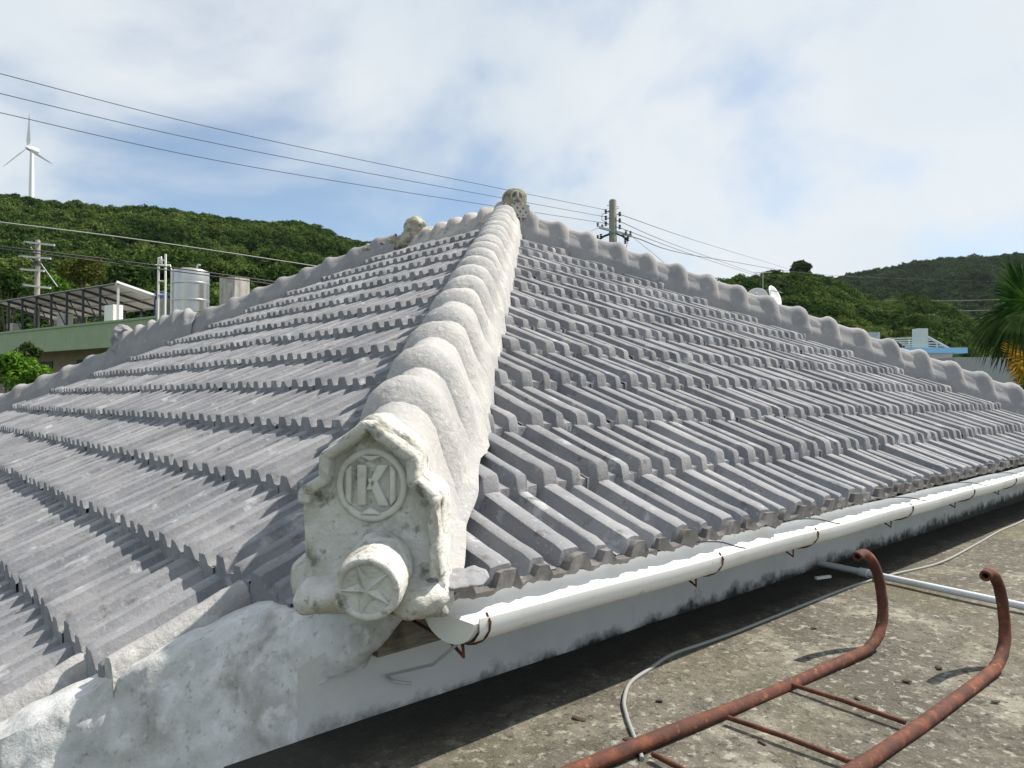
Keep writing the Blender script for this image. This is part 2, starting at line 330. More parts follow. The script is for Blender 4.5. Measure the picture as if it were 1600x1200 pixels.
def crown_collection(name, mat_, n, nl, leaf):
    c = bpy.data.collections.new(name)
    for i in range(n):
        me = crown_mesh(name, 100 + i, 1.0, nl, leaf, random.uniform(0.6, 0.95)); me.materials.append(mat_)
        c.objects.link(bpy.data.objects.new(name, me))
    return c
crowns_near = crown_collection('crown', M['forest'], 7, 900, 0.115)
crowns_far = crown_collection('far_crown', M['forest_far'], 5, 420, 0.16)
def forest(name, label, pts, coll, smin, smax):
    me = bpy.data.meshes.new(name); me.from_pydata([tuple(p) for p in pts], [], [])
    o = bpy.data.objects.new(name, me); col.objects.link(o); tag(o, label, 'forest', kind='stuff')
    ng = bpy.data.node_groups.new(name, 'GeometryNodeTree')
    ng.interface.new_socket('Geometry', in_out='INPUT', socket_type='NodeSocketGeometry'); ng.interface.new_socket('Geometry', in_out='OUTPUT', socket_type='NodeSocketGeometry')
    gi = ng.nodes.new('NodeGroupInput'); go = ng.nodes.new('NodeGroupOutput')
    ip = ng.nodes.new('GeometryNodeInstanceOnPoints'); ci = ng.nodes.new('GeometryNodeCollectionInfo')
    ci.inputs['Collection'].default_value = coll; ci.inputs['Separate Children'].default_value = True; ci.inputs['Reset Children'].default_value = True
    ip.inputs['Pick Instance'].default_value = True
    rv = ng.nodes.new('FunctionNodeRandomValue'); rv.data_type = 'FLOAT_VECTOR'; rv.inputs[0].default_value = (-0.15, -0.15, 0); rv.inputs[1].default_value = (0.15, 0.15, 6.28)
    rs = ng.nodes.new('FunctionNodeRandomValue'); rs.data_type = 'FLOAT'; rs.inputs[2].default_value = smin; rs.inputs[3].default_value = smax; rs.inputs['Seed'].default_value = 5
    ri = ng.nodes.new('FunctionNodeRandomValue'); ri.data_type = 'INT'; ri.inputs[4].default_value = 0; ri.inputs[5].default_value = 20; ri.inputs['Seed'].default_value = 9
    k = ng.links.new
    k(gi.outputs[0], ip.inputs['Points']); k(ci.outputs[0], ip.inputs['Instance']); k(rv.outputs[0], ip.inputs['Rotation']); k(rs.outputs[1], ip.inputs['Scale']); k(ri.outputs[2], ip.inputs['Instance Index']); k(ip.outputs[0], go.inputs[0])
    md = o.modifiers.new('trees', 'NODES'); md.node_group = ng
    return o
def scatter(rows, spacing, rnd, zoff, tmax=1.0, jmin=0.0):
    pts = []; nr = len(rows) - 1; nx = len(rows[0]) - 1
    for j in range(nr):
        for i in range(nx):
            a, b, c, d = rows[j][i], rows[j][i + 1], rows[j + 1][i], rows[j + 1][i + 1]
            area = (b - a).cross(c - a).length
            k = area / spacing ** 2; k = int(k) + (rnd.random() < k - int(k))
            for _ in range(k):
                s_, t_ = rnd.random(), rnd.random()
                p = (a * (1 - s_) + b * s_) * (1 - t_) + (c * (1 - s_) + d * s_) * t_
                pts.append(p + Vector((0, 0, zoff * rnd.uniform(0.6, 1.3))))
    return pts
rnd = random.Random(3)
forest('forest', 'dense dark green wood covering the turbine hill', scatter(rows_L, 3.3, rnd, 1.2), crowns_near, 1.2, 4.2)
forest('forest', 'wood on the low far spur', scatter(rows_B, 7.0, rnd, 1.2), crowns_far, 4, 7)
forest('forest', 'lush green wood covering the rounded hill', scatter(rows_R, 2.9, rnd, 0.9), crowns_near, 1.1, 3.6)
forest('forest', 'hazy dark wood on the distant mountain', scatter(rows_F, 7.5, rnd, 1.5), crowns_far, 4, 7.5)

# ================================================================== THE TILED HOUSE
AR, AL = 0.516, 0.5685                 # slope of the two visible roof faces
N0, ZR0 = 3.955, -1.288                # right face: eave course front
U0, ZL0 = 1.461, -2.034                # left face: one course below the right eave
HIP = -1.60                            # near hip runs along u - n = HIP
SUMR, SUML = 31.9, 36.7                # far right hip u + n, far left hip u + n
RIDGE_U = (SUMR + HIP) / 2; APEX_N = RIDGE_U - HIP; RIDGE_N1 = SUML - RIDGE_U
PW = 0.77                              # tile width
STEP = 0.16
def zR(n): return ZR0 + AR * (n - N0)
def zL(u): return ZL0 + AL * (u - U0)
house = empty('tiled_house', U(14, 18, 0) * 1.0)
house.location.z = 0
tag(house, 'low house with grey cement tiled hip roof and pale plastered ridges', 'house')

PROF = [(0, 0), (.055, .0), (.070, .012), (.108, .138), (.128, .150), (.20, .153), (.268, .150), (.288, .138), (.326, .012), (.34, .0), (.45, .0), (.464, .012), (.494, .112), (.512, .124), (.60, .124), (.618, .112), (.648, .012), (.66, .0), (.77, 0)]
def tile_mesh(name, m, seed, depth=STEP + 0.12, dome=0, rib=1.0):
    """one pressed cement tile with a wide and a narrow rib; local x across, y up the slope, z up; front edge at y=0"""
    rnd = random.Random(seed); rows = []
    ys = [0.0, 0.02, 0.09, 0.22, 0.55, 0.85, 1.12]
    ph = rnd.uniform(0, 50); lump = [rnd.uniform(0.85, 1.25), rnd.uniform(0.85, 1.25)]
    base = -0.05
    def pt(x, h, y, iy):
        k = lump[0] if x < .4 else lump[1]; h = h * rib
        sc_ = [0.88 if dome else 0.97, 1.0, 1.02, 1.0, 1.0, 1.0, 1.0][iy]; hh = h * (1 + (sc_ - 1) * k)
        if iy in (1, 2) and h > 0: hh += 0.004 * k
        nz = noise.noise(Vector((x * 6, y * 2.2, ph))) * 0.005 + (noise.noise(Vector((x * 14, y * 14, ph))) * 0.012 if iy < 3 else 0)
        yy = y + (noise.noise(Vector((x * 11, 3, ph))) * 0.02 - (0.015 * k if h > .05 else 0) if iy < 2 else 0)
        dx = noise.noise(Vector((x * 4, y * 1.5, ph + 9))) * 0.003
        return Vector(((x - PW / 2) * 1.06 + dx, yy, base + hh + nz + m * yy))
    front = []
    for (x, h) in PROF:
        p = pt(x, h, 0, 0)
        front.append(Vector((p.x, p.y + 0.012, -depth + noise.noise(Vector((x * 8, 1, ph))) * 0.02)))
    rows.append(front)
    if dome:
        rows.append([Vector((pt(x, h, 0, 0).x, pt(x, h, 0, 0).y - dome * min(1, h / .08) * (.7 + .6 * lump[0 if x < .4 else 1] - .6), pt(x, h, 0, 0).z * .35 - depth * .42)) for x, h in PROF])
    for iy, y in enumerate(ys): rows.append([pt(x, h, y, iy) for x, h in PROF])
    mb = MB().grid([[v * S for v in r_] for r_ in rows])
    me = mb.mesh(name)
    # normals outward (up)
    up = sum((p.normal.z * p.area for p in me.polygons))
    if up < 0: me.flip_normals()
    for p in me.polygons: p.use_smooth = True
    me.set_sharp_from_angle(angle=R(40)); me.materials.append(M['tile']); return me
NV = 10
TR = [tile_mesh('roof_tile', AR - STEP, 10 + i, STEP + .12, .03) for i in range(NV)]
TE = [tile_mesh('roof_tile', AR - STEP, 110 + i, 0.07) for i in range(NV)]
TL = [tile_mesh('roof_tile', AL - STEP, 60 + i, STEP + .12, 0, .82) for i in range(NV)]

def face_poly(name, pts, dz):
    return MB().add([U(*p[:2], p[2] + dz) for p in pts], [tuple(range(len(pts)))]).build(name, M['eave'], house)
UC, NC = N0 + HIP, N0
slope_R = face_poly('roof_slope', [(3.3, N0 + 1.0, zR(N0 + 1.0)), (3.1, N0 + .06, zR(N0)), (SUMR - N0, N0 + .06, zR(N0)), (RIDGE_U, APEX_N, zR(APEX_N))], -0.34)
UL = -1.6
slope_L = face_poly('roof_slope', [(UL, SUML - UL, zL(UL)), (UL, 6.6, zL(UL)), (1.2, 6.1, zL(1.2)), (2.75, 5.0, zL(2.75)), (3.2, 4.9, zL(3.2)), (RIDGE_U, APEX_N, zL(RIDGE_U)), (RIDGE_U, RIDGE_N1, zL(RIDGE_U))], -0.36)
UF = 2 * RIDGE_U - (N0 + HIP)
slope_back = face_poly('roof_slope', [(UF, N0 + .1, zR(N0)), (UF, SUML - RIDGE_U + (UF - RIDGE_U), zR(N0)), (RIDGE_U, RIDGE_N1, zL(RIDGE_U) - .15), (RIDGE_U, APEX_N, zL(RIDGE_U) - .15)], -0.05)
slope_far = face_poly('roof_slope', [(N0 + HIP, SUML - (N0 + HIP), zR(N0)), (UF, RIDGE_N1 + UF - RIDGE_U, zR(N0)), (RIDGE_U, RIDGE_N1, zL(RIDGE_U) - .15)], -0.05)

tiles = []   # (distance, face, mesh, matrix, clip planes)
def jm(rnd):
    return Matrix.Rotation(rnd.gauss(0, 0.008), 4, 'Z') @ Matrix.Rotation(rnd.gauss(0, 0.010), 4, 'X') @ Matrix.Rotation(rnd.gauss(0, 0.008), 4, 'Y')
rt = random.Random(21)
camp = Vector((0, 0, CZ))
for k in range(0, 13):
    n = N0 + k
    if n > APEX_N: break
    u = 2.2 + rt.uniform(-.04, .04)
    while u < SUMR - n + PW:
        lo, hi = u - PW / 2, u + PW / 2
        if hi - n > HIP and lo + n < SUMR:
            pos = U(u, n + rt.gauss(0, .012), zR(n) - 0.01 + rt.gauss(0, .008))
            clips = []
            if lo - (n + 1.12) < HIP: clips.append((U(0, -HIP, 0), Vector((1, -1, 0))))
            if hi + n + 1.12 > SUMR: clips.append((U(SUMR, 0, 0), Vector((-1, -1, 0))))
            tiles.append([(pos - camp).length, 0, (TE if k == 0 else TR)[rt.randrange(NV)], Matrix.Translation(pos) @ jm(rt), clips])
        u += PW
RZ = Matrix.Rotation(R(-90), 4, 'Z')
for k in range(-3, 13):
    u = U0 + k
    if u > RIDGE_U: break
    n = 4.0 + rt.uniform(-.05, .05)
    while n < SUML - u + PW:
        lo, hi = n - PW / 2, n + PW / 2
        vmin = -99 if u > 2.5 else 4.75 + (2.6 - u) * 0.78 + (0.27 if u < 1.8 else -.05)
        if u - hi < HIP and lo + u < SUML and hi > vmin:
            pos = U(u + rt.gauss(0, .012), n, zL(u) - 0.01 + rt.gauss(0, .008))
            clips = []
            if u + 1.12 - lo > HIP: clips.append((U(0, -HIP, 0), Vector((-1, 1, 0))))
            if hi + u + 1.12 > SUML: clips.append((U(SUML, 0, 0), Vector((-1, -1, 0))))
            if u < 2.6 and lo < vmin: clips.append((U(0, vmin, 0), Vector((0, 1, 0))))
            tiles.append([(pos - camp).length, 1, TL[rt.randrange(NV)], Matrix.Translation(pos) @ RZ @ jm(rt), clips])
        n += PW
tiles.sort(key=lambda t: t[0])
rest = bmesh.new()
def clipped(me, mtx, clips):
    bm = bmesh.new(); bm.from_mesh(me); bm.transform(mtx)
    for co, no in clips:
        bmesh.ops.bisect_plane(bm, geom=bm.verts[:] + bm.edges[:] + bm.faces[:], plane_co=co, plane_no=no, clear_inner=True)
    return bm
placed = 0
for d, face, me, mtx, clips in tiles:
    # leave out tiles that lie wholly out of sight behind the near hip
    par = (slope_R, slope_L)[face]
    if placed < 300:
        if clips:
            bm = clipped(me, mtx, clips)
            if len(bm.faces) < 4: bm.free(); continue
            m2 = bpy.data.meshes.new('roof_tile'); bm.transform(mtx.inverted()); bm.to_mesh(m2); bm.free(); m2.materials.append(M['tile'])
        else: m2 = me
        o = bpy.data.objects.new('roof_tile', m2); col.objects.link(o); o.matrix_world = mtx
        o.parent = par; o.matrix_parent_inverse = WM(par).inverted(); o.matrix_basis = mtx
        placed += 1
    else:
        bm = clipped(me, mtx, clips); tmp = bpy.data.meshes.new('t'); bm.to_mesh(tmp); bm.free(); rest.from_mesh(tmp); bpy.data.meshes.remove(tmp)
m2 = bpy.data.meshes.new('upper_roof_tiles'); rest.to_mesh(m2); rest.free(); m2.materials.append(M['tile'])
for p in m2.polygons: p.use_smooth = True
m2.set_sharp_from_angle(angle=R(48))
o = link('upper_roof_tiles', m2, house); tag(o, kind='stuff')

# ------------------------------------------------------------------ ridges: a mortar core and overlapping plastered ridge tiles
SEC = [(-.60, -.50), (-.53, .0), (-.48, .15), (-.43, .32), (-.395, .48), (-.36, .61), (-.325, .73), (-.265, .86), (-.165, .955), (-.055, .998), (.055, .998), (.165, .955), (.265, .86), (.325, .73), (.36, .61), (.395, .48), (.43, .32), (.48, .15), (.53, .0), (.60, -.50)]
def ridge(name, P0, P1, hfun, wfun, n_tiles, matn, tile_name='ridge_tile', lipk=1.0, core_h=0.78, dropk=0.0):
    """P0 upper end, P1 lower end (roof units); sections are vertical, square to the run in plan"""
    P0, P1 = Vector(P0), Vector(P1); d = P1 - P0; dh = Vector((d.x, d.y, 0)).normalized(); sd_ = Vector((dh.y, -dh.x, 0))
    rn = random.Random(int(abs(P0.x * 100 + P1.y * 10)))
    def sec(t, k, ph):
        p = P0 + d * t; h = hfun(t); w_ = wfun(t); pts = []
        for (x, z) in SEC:
            if dropk and z < .2: x = x * (1 - (.38 if x > 0 else .06) * max(0, min(1, (t - .84) / .14)))
            wgt = max(0, min(1, (z - 0.06) / 0.5)); wgt = wgt * wgt * (3 - 2 * wgt); kk = 1 + (k - 1) * (0.12 + 0.88 * wgt)
            q = p + sd_ * (x * w_ * kk) + UP * (z * h * (1 + (k - 1) * (0.15 + 0.6 * wgt)) if z > 0 else z * (1 - (dropk if x < 0 else dropk * .6) * max(0, min(1, (t - .80) / .1))))
            q += noise.noise_vector(q * 1.6 + Vector((ph, 0, 0))) * 0.026 + noise.noise_vector(q * 5.0) * 0.012
            pts.append(U(*q))
        return pts
    core = MB().grid([[U(*(P0 + d * t + sd_ * (x * wfun(t) * .9) + UP * (z * hfun(t) * core_h if z > 0 else z * (1 - (dropk if x < 0 else dropk * .6) * max(0, min(1, (t - .80) / .1)))))) for x, z in SEC] for t in [i / 8 for i in range(9)]]).build(name, matn, house, smooth=60)
    for i in range(n_tiles):
        a, b = i / n_tiles, (i + 1) / n_tiles; ln = b - a
        ks = [(-.20, .80), (.05, .84), (.28, .85), (.44, .88), (.56, .95), (.66, 1.04), (.75, 1.085), (.84, 1.08), (.92, 1.02), (.98, .93), (1.03, .84), (1.05, .74)]
        am = rn.uniform(.8, 1.2) * lipk; ph = rn.uniform(0, 40)
        rows = [sec(max(0, min(1.0 + .05 * ln, a + ln * q)), 1 + (k - 1) * am, 0) for q, k in ks]
        me = MB().grid(rows).mesh(tile_name)
        link(tile_name, me, core, matn, 70)
    return core
hip_len_u = RIDGE_U - 2.55
def nearh(t): return 0.50 + 0.46 * t ** 1.3
zhip = lambda u: 0.5 * (zR(u - HIP) + zL(u))
near_hip = ridge('hip_ridge', (RIDGE_U - .1, APEX_N - .1, zhip(RIDGE_U) + .0), (2.68, 2.68 - HIP, zhip(2.68)), nearh, lambda t: 0.90 + 0.12 * t, 19, M['ridge'], lipk=.85, dropk=.95)
UE = UF + 0.4
ridge('hip_ridge', (RIDGE_U + .1, APEX_N - .1, zR(APEX_N) + .02), (SUMR - N0 + .2, N0 - .2, zR(N0) - .1), lambda t: 0.70, lambda t: 0.92, 20, M['ridge_grey'], lipk=1.15)
UA = 9.0; tA = (RIDGE_U - UA) / (RIDGE_U - UL)
ridge('hip_ridge', (RIDGE_U - .5, RIDGE_N1 + .5, zL(RIDGE_U - .5) - .05), (UL, SUML - UL, zL(UL)), lambda t: 0.60, lambda t: 0.92, 26, M['ridge_grey'], lipk=1.15)
ridge('hip_ridge', (9.5, SUML - 9.5, zL(9.5) + .1), (7.55, SUML - 7.55, zL(7.55) + .1), lambda t: 0.5 + .36 * min(1, t * 5), lambda t: .98, 6, M['ridge_grey'], lipk=.9)
ridge('main_ridge', (RIDGE_U, RIDGE_N1 - .3, zL(RIDGE_U) - .42), (RIDGE_U, APEX_N - .25, zL(RIDGE_U) - .32), lambda t: 0.62, lambda t: 1.15, 6, M['ridge_old'], lipk=1.6)
# far hips on the hidden side
for P1 in ((UF, SUML - RIDGE_U + UF - RIDGE_U, zR(N0)),):
    ridge('hip_ridge', (RIDGE_U + .1, RIDGE_N1 + .1, zL(RIDGE_U)), P1, lambda t: 0.86, lambda t: 0.95, 20, M['ridge'])

# ------------------------------------------------------------------ eave: mortar edge, boards, walls
def eave_front():
    rows = []; rn = random.Random(5)
    us = [2.7 + i * 0.045 for i in range(int((UF - 2.7) / 0.045))]
    top, mid, bot, back = [], [], [], []
    for u in us:
        a = noise.noise(Vector((u * 3.1, 0, 0))); b = noise.noise(Vector((u * 9.0, 5, 0)))
        ph = ((u - 2.2 + PW / 2) % PW); rib = interp(PROF, ph)
        z0 = zR(N0) - .01
        rg = noise.noise(Vector((u * 24, 1, 0))); rg2 = noise.noise(Vector((u * 13, 7, 3)))
        top.append(U(u, N0 + .06, z0 - .04 + rib * .6))
        mid.append(U(u, N0 - .075 + .03 * a + .02 * rg, z0 - .065 + rib * .75 + .02 * b + .015 * rg))
        bot.append(U(u, N0 - .045 + .03 * b + .02 * rg2, z0 - .105 + .03 * a + .035 * b + .04 * rg + .10 * rib))
        back.append(U(u, N0 + .43, z0 - .07))
    return MB().grid([top, mid, bot, back])
eave_front().build('eave_mortar', M['eave'], house, smooth=50)
MB().box(U((UF + 2.75) / 2, N0 + .44, -1.56), ((UF - 2.75) * S, .08 * S, .50 * S)).build('fascia_board', M['wood'], house)
WN = 4.45
KS = -.0112
def zs(u): return -2.22 + KS * u
wb = MB()
x0, x1, y0, y1 = 2.9, UF - .4, WN, SUML - RIDGE_U + UF - RIDGE_U - .5
zt, zb = CZ - 1.56 * S, 0.0
nsub = 150
xw = 2.2
def wtop(u): return CZ + S * (-1.56 if u > 2.9 else -1.56 - (2.9 - u) * .30)
wb.grid([[Vector(((xw + (x1 - xw) * i / nsub) * S, y0 * S, wtop(xw + (x1 - xw) * i / nsub) * (1 - j / 6))) for i in range(nsub + 1)] for j in range(7)])
wb.add([(x0 * S, y0 * S, zb), (x0 * S, y1 * S, zb), (x0 * S, y1 * S, zt), (x0 * S, y0 * S, zt)], [(0, 1, 2, 3)])
wb.add([(x1 * S, y0 * S, zb), (x1 * S, y1 * S, zb), (x1 * S, y1 * S, zt), (x1 * S, y0 * S, zt)], [(0, 1, 2, 3)])
wb.add([(x0 * S, y1 * S, zb), (x1 * S, y1 * S, zb), (x1 * S, y1 * S, zt), (x0 * S, y1 * S, zt)], [(0, 1, 2, 3)])
wb.build('wall', M['wall'], house)

# verge plaster skirt on the left of the ornament
def skirt():
    T = [(648, 950, 4.72), (612, 957, 4.74), (575, 962, 4.80), (540, 963, 4.90), (470, 958, 5.25), (425, 958, 5.42), (330, 994, 5.40), (240, 1029, 5.36), (176, 1062, 5.32), (110, 1102, 5.26), (0, 1160, 5.12), (-160, 1230, 4.9)]
    B = [(620, 960), (598, 995), (576, 1030), (560, 1041), (488, 1077), (476, 1185), (430, 1310), (300, 1400), (170, 1420), (80, 1450), (-60, 1500), (-260, 1560)]
    rows = []; nseg = 40; dense = []
    for i in range(len(T) - 1):
        for q in range(16):
            f = q / 16
            dense.append(([T[i][k] + (T[i + 1][k] - T[i][k]) * f for k in range(3)], [B[i][k] + (B[i + 1][k] - B[i][k]) * f for k in range(2)]))
    for t3, b2 in dense:
        p0 = at(t3[0], t3[1], t3[2] * S); tt = (b2[0] - 800) / F_PX
        fwall = (4.30 + .17 * max(0, min(1, (560 - b2[0]) / 70))) / (su - cu * tt); kf = max(0, min(1, (470 - b2[0]) / 220)); p1 = at(b2[0], b2[1], (fwall * (1 - kf) + min(4.95, t3[2] - .25) * kf) * S)
        row = []
        lipn = noise.noise(p0 * 16) * .012
        back = (p0 - camp); back.z = 0; back.normalize()
        row.append(p0 + back * .22 - UP * .10); row.append(p0 + back * .13 + UP * (.0 + lipn)); row.append(p0 + back * .05 + UP * (.006 + lipn)); row.append(p0 + back * .012 + UP * (.006 + lipn))
        for j in range(nseg + 1):
            t = j / nseg
            p = p0.lerp(p1, t); p.y -= .035 * math.sin(math.pi * t) * (1 if t3[0] > 450 else .4); p.z += .02 * math.sin(math.pi * t)
            p += noise.noise_vector(p * 4.5) * .022 * math.sin(math.pi * min(1, t * .9 + .1)) + noise.noise_vector(p * 15) * .011 + noise.noise_vector(p * 40) * .004
            if j == nseg: p += noise.noise_vector(p * 28) * .016
            row.append(p)
        row.append(row[-1] + Vector((.004, .05, -.004)))
        rows.append(row)
    return MB().grid(rows)
mv = MB()
for k in (0, -1, -2):
    uk = U0 + k; vm = 4.75 + (2.6 - uk) * 0.78 + .26; rows_ = []
    for i in range(13):
        f = .0 + 1.02 * i / 12; u = uk + f; z = zL(uk) - .01 + (AL - STEP) * f
        w1 = noise.noise(Vector((u * 4, k, 0))) * .03; w2 = noise.noise(Vector((u * 9, k, 5))) * .03
        rows_.append([U(u, vm + .26, z - .05), U(u, vm + .16, z + .10 + w2 * .5), U(u, vm + .07 + w1, z + .115 + w2), U(u, vm + .0 + w1, z + .08 + w2), U(u, vm - .045 + w2 * .5, z + .0), U(u, vm - .06, z - .08 - .16 * min(1, f * 2.5))])
    cap_ = [Vector(p) - Vector((0, 0, .05)) for p in rows_[0]]
    mv.grid([cap_] + rows_)
mv.build('verge_mortar', M['ridge'], house, smooth=60)
skirt().build('verge_plaster', M['plaster'], house, smooth=60)

# ------------------------------------------------------------------ near ornament (gable shaped plaque with ring and letter)
HD = Vector((-1, -1, 0)).normalized()         # the plaque faces down the hip
def weather(o, cuts, a1, s1, a2, s2):
    bm = bmesh.new(); bm.from_mesh(o.data); bmesh.ops.triangulate(bm, faces=[f for f in bm.faces if len(f.verts) > 4])
    for _ in range(cuts):
        L_ = [e for e in bm.edges if e.calc_length() > .014]
        if not L_: break
        bmesh.ops.subdivide_edges(bm, edges=L_, cuts=1, use_grid_fill=True)
    bmesh.ops.triangulate(bm, faces=bm.faces[:])
    bm.to_mesh(o.data); bm.free(); jitter(o.data, a1, s1, 1); jitter(o.data, a2, s2, 2)
    for p in o.data.polygons: p.use_smooth = True
    o.data.set_sharp_from_angle(angle=R(50))
def plaque_mtx(u, n, z):
    # local x to the viewer's right, y into the plaque, z up (roof units scaled to metres)
    xr = Vector((HD.y, -HD.x, 0)); xr = -xr if xr.dot(RGT) < 0 else xr
    m = Matrix((( xr.x, -HD.x, 0), (xr.y, -HD.y, 0), (0, 0, 1))).to_4x4() @ Matrix.Scale(S, 4)
    m = m @ Matrix.Rotation(R(-4), 4, 'Z'); m.translation = U(u, n, z); return m
PM = plaque_mtx(2.41, 3.89, -1.16)
out_poly = [(-.43, -.20), (-.445, .30), (-.45, .52), (-.43, .60), (-.30, .70), (-.30, .82), (-.285, .86), (-.04, 1.05), (0, 1.06), (.04, 1.05), (.285, .86), (.30, .82), (.31, .68), (.44, .60), (.455, .52), (.45, .10), (.47, -.20)]
orn = MB().prism(out_poly, .30, PM).build('end_ornament', M['orn'], house, bevel=.012, smooth=50)
weather(orn, 4, .006, 9, .0025, 45)
in_poly = [(-.20, .36), (-.22, .60), (-.225, .82), (0, 1.02), (.225, .82), (.22, .60), (.20, .36)]
# raised border: gable roof strip
def strip(poly, w_, y0, y1, mtx, closed=False):
    mb = MB(); n = len(poly)
    for i in range(n if closed else n - 1):
        a = Vector((poly[i][0], 0, poly[i][1])); b = Vector((poly[(i + 1) % n][0], 0, poly[(i + 1) % n][1])); d = (b - a).normalized(); pn = Vector((-d.z, 0, d.x)) * w_ / 2
        e = d * w_ * .25
        q = [a - e + pn, b + e + pn, b + e - pn, a - e - pn]
        vs = [mtx @ (v + Vector((0, y0, 0))) for v in q] + [mtx @ (v + Vector((0, y1, 0))) for v in q]
        mb.add(vs, [(0, 1, 2, 3), (7, 6, 5, 4), (0, 4, 5, 1), (1, 5, 6, 2), (2, 6, 7, 3), (3, 7, 4, 0)])
    return mb
strip([(-.40, .52), (-.395, .58), (-.27, .66), (-.265, .80), (0, .995), (.265, .80), (.27, .66), (.40, .56), (.42, .10)], .075, -.11, .05, PM).build('gable_border', M['orn'], orn, bevel=.008, smooth=50)
weather([o for o in orn.children if o.name.startswith('gable_border')][0], 4, .006, 9, .003, 45)
def ring(cx_, cz_, r, tr, y, mtx, n=36):
    pts = [(cx_ + r * math.cos(2 * math.pi * i / n), y, cz_ + r * math.sin(2 * math.pi * i / n)) for i in range(n)]
    mb = MB(); vs = []; k = 8
    for p in pts:
        a = math.atan2(p[2] - cz_, p[0] - cx_)
        for j in range(k):
            b = 2 * math.pi * j / k; rr = r + tr * math.cos(b)
            vs.append(mtx @ Vector((cx_ + rr * math.cos(a), y + tr * .8 * math.sin(b), cz_ + rr * math.sin(a))))
    fs = [(i * k + j, i * k + (j + 1) % k, ((i + 1) % n) * k + (j + 1) % k, ((i + 1) % n) * k + j) for i in range(n) for j in range(k)]
    return mb.add(vs, fs)
CZ_E = .62
ring(0, CZ_E, .205, .026, -.005, PM).build('emblem_ring', M['letter'], orn, smooth=60)
def slabpoly(polys, y0, y1, mtx):
    mb = MB()
    for p in polys:
        n = len(p); vs = [mtx @ Vector((x, y0, z + CZ_E)) for x, z in p] + [mtx @ Vector((x, y1, z + CZ_E)) for x, z in p]
        mb.add(vs, [tuple(range(n)), tuple(range(2 * n - 1, n - 1, -1))] + [(i, i + n, (i + 1) % n + n, (i + 1) % n) for i in range(n)])
    return mb
# raised K inside a sunk field: left bar, the two triangular fields of the K and the right bar
letter = slabpoly([[(-.085, -.125), (-.085, .125), (-.028, .125), (-.028, -.125)],
                   [(-.03, -.03), (.045, .125), (.112, .125), (.012, -.03)],
                   [(-.02, .04), (.035, .04), (.118, -.125), (.05, -.125)],
                   [(.122, -.125), (.122, .125), (.158, .09), (.158, -.09)], [(-.158, -.09), (-.158, .09), (-.122, .125), (-.122, -.125)],
                   [(-.07, -.18), (0, -.135), (.07, -.18)], [(-.07, .18), (.07, .18), (.0, .145)]], -.040, .02, PM)
letter.build('letter_k', M['letter'], orn, bevel=.003, smooth=50)
# round end tile with star
axis = (HD + Vector((0, 0, -.16))).normalized()
c0 = PM @ Vector((.07, -.02, .14)); c1 = c0 + axis * (.38 * S)
me = MB().tube([c0, c0 + axis * .10 * S, c0 + axis * .25 * S, c0 + axis * .35 * S, c1], [.200 * S, .200 * S, .198 * S, .195 * S, .184 * S], 28).mesh('round_end_tile'); jitter(me, .004, 14, 3)
endt = link('round_end_tile', me, house, M['orn'], 50)
ax_x = axis.cross(UP).normalized(); ax_x = ax_x if ax_x.dot(RGT) > 0 else -ax_x
ax_z = ax_x.cross(-axis).normalized(); ax_z = ax_z if ax_z.z > 0 else -ax_z
EM = Matrix(((ax_x.x, -axis.x, ax_z.x), (ax_x.y, -axis.y, ax_z.y), (ax_x.z, -axis.z, ax_z.z))).to_4x4() @ Matrix.Scale(S, 4); EM.translation = c1
ring(0, 0, .166, .024, .004, EM, 28).build('rim', M['orn'], endt, smooth=60)
star = []
for i in range(5):
    a = math.pi / 2 + i * 2 * math.pi / 5 + .35
    t_ = (math.cos(a) * .16, math.sin(a) * .16); l_ = (math.cos(a + 1.1) * .045, math.sin(a + 1.1) * .045); r_ = (math.cos(a - 1.1) * .045, math.sin(a - 1.1) * .045)
    star.append((t_, l_, r_))
mb = MB()
for t_, l_, r_ in star:
    mb.add([EM @ Vector((0, -.032, 0)), EM @ Vector((t_[0], -.008, t_[1])), EM @ Vector((l_[0], .004, l_[1])), EM @ Vector((r_[0], .004, r_[1]))], [(0, 1, 2), (0, 3, 1)])
mb.build('star', M['orn'], endt)
# crusty mortar bed under the ornament and the round end tile
def blob(name, parts, mtx, mt, parent, seed, amp=.03, sub=4):
    bm = bmesh.new()
    for (x, y, z, rx_, ry_, rz_) in parts:
        r_ = bmesh.ops.create_icosphere(bm, subdivisions=sub, radius=1)
        for v in r_['verts']: v.co = mtx @ Vector((x + v.co.x * rx_, y + v.co.y * ry_, z + v.co.z * rz_))
    me = bpy.data.meshes.new(name); bm.to_mesh(me); bm.free()
    jitter(me, amp, 9, seed); jitter(me, amp * .45, 24, seed + 2); jitter(me, amp * .18, 70, seed + 4)
    return link(name, me, parent, mt, 180)
blob('mortar_bed', [(-.30, .12, -.06, .22, .26, .16), (-.05, .10, -.08, .30, .24, .14), (.25, .06, -.04, .22, .26, .15), (-.46, .22, .02, .14, .2, .15)], PM, M['orn'], house, 1, .018)
blob('eave_mortar', [(.34, .14, .0, .14, .22, .07), (.46, .24, -.02, .13, .2, .055), (.56, .34, -.02, .12, .18, .045)], PM, M['tile'], house, 5, .016)

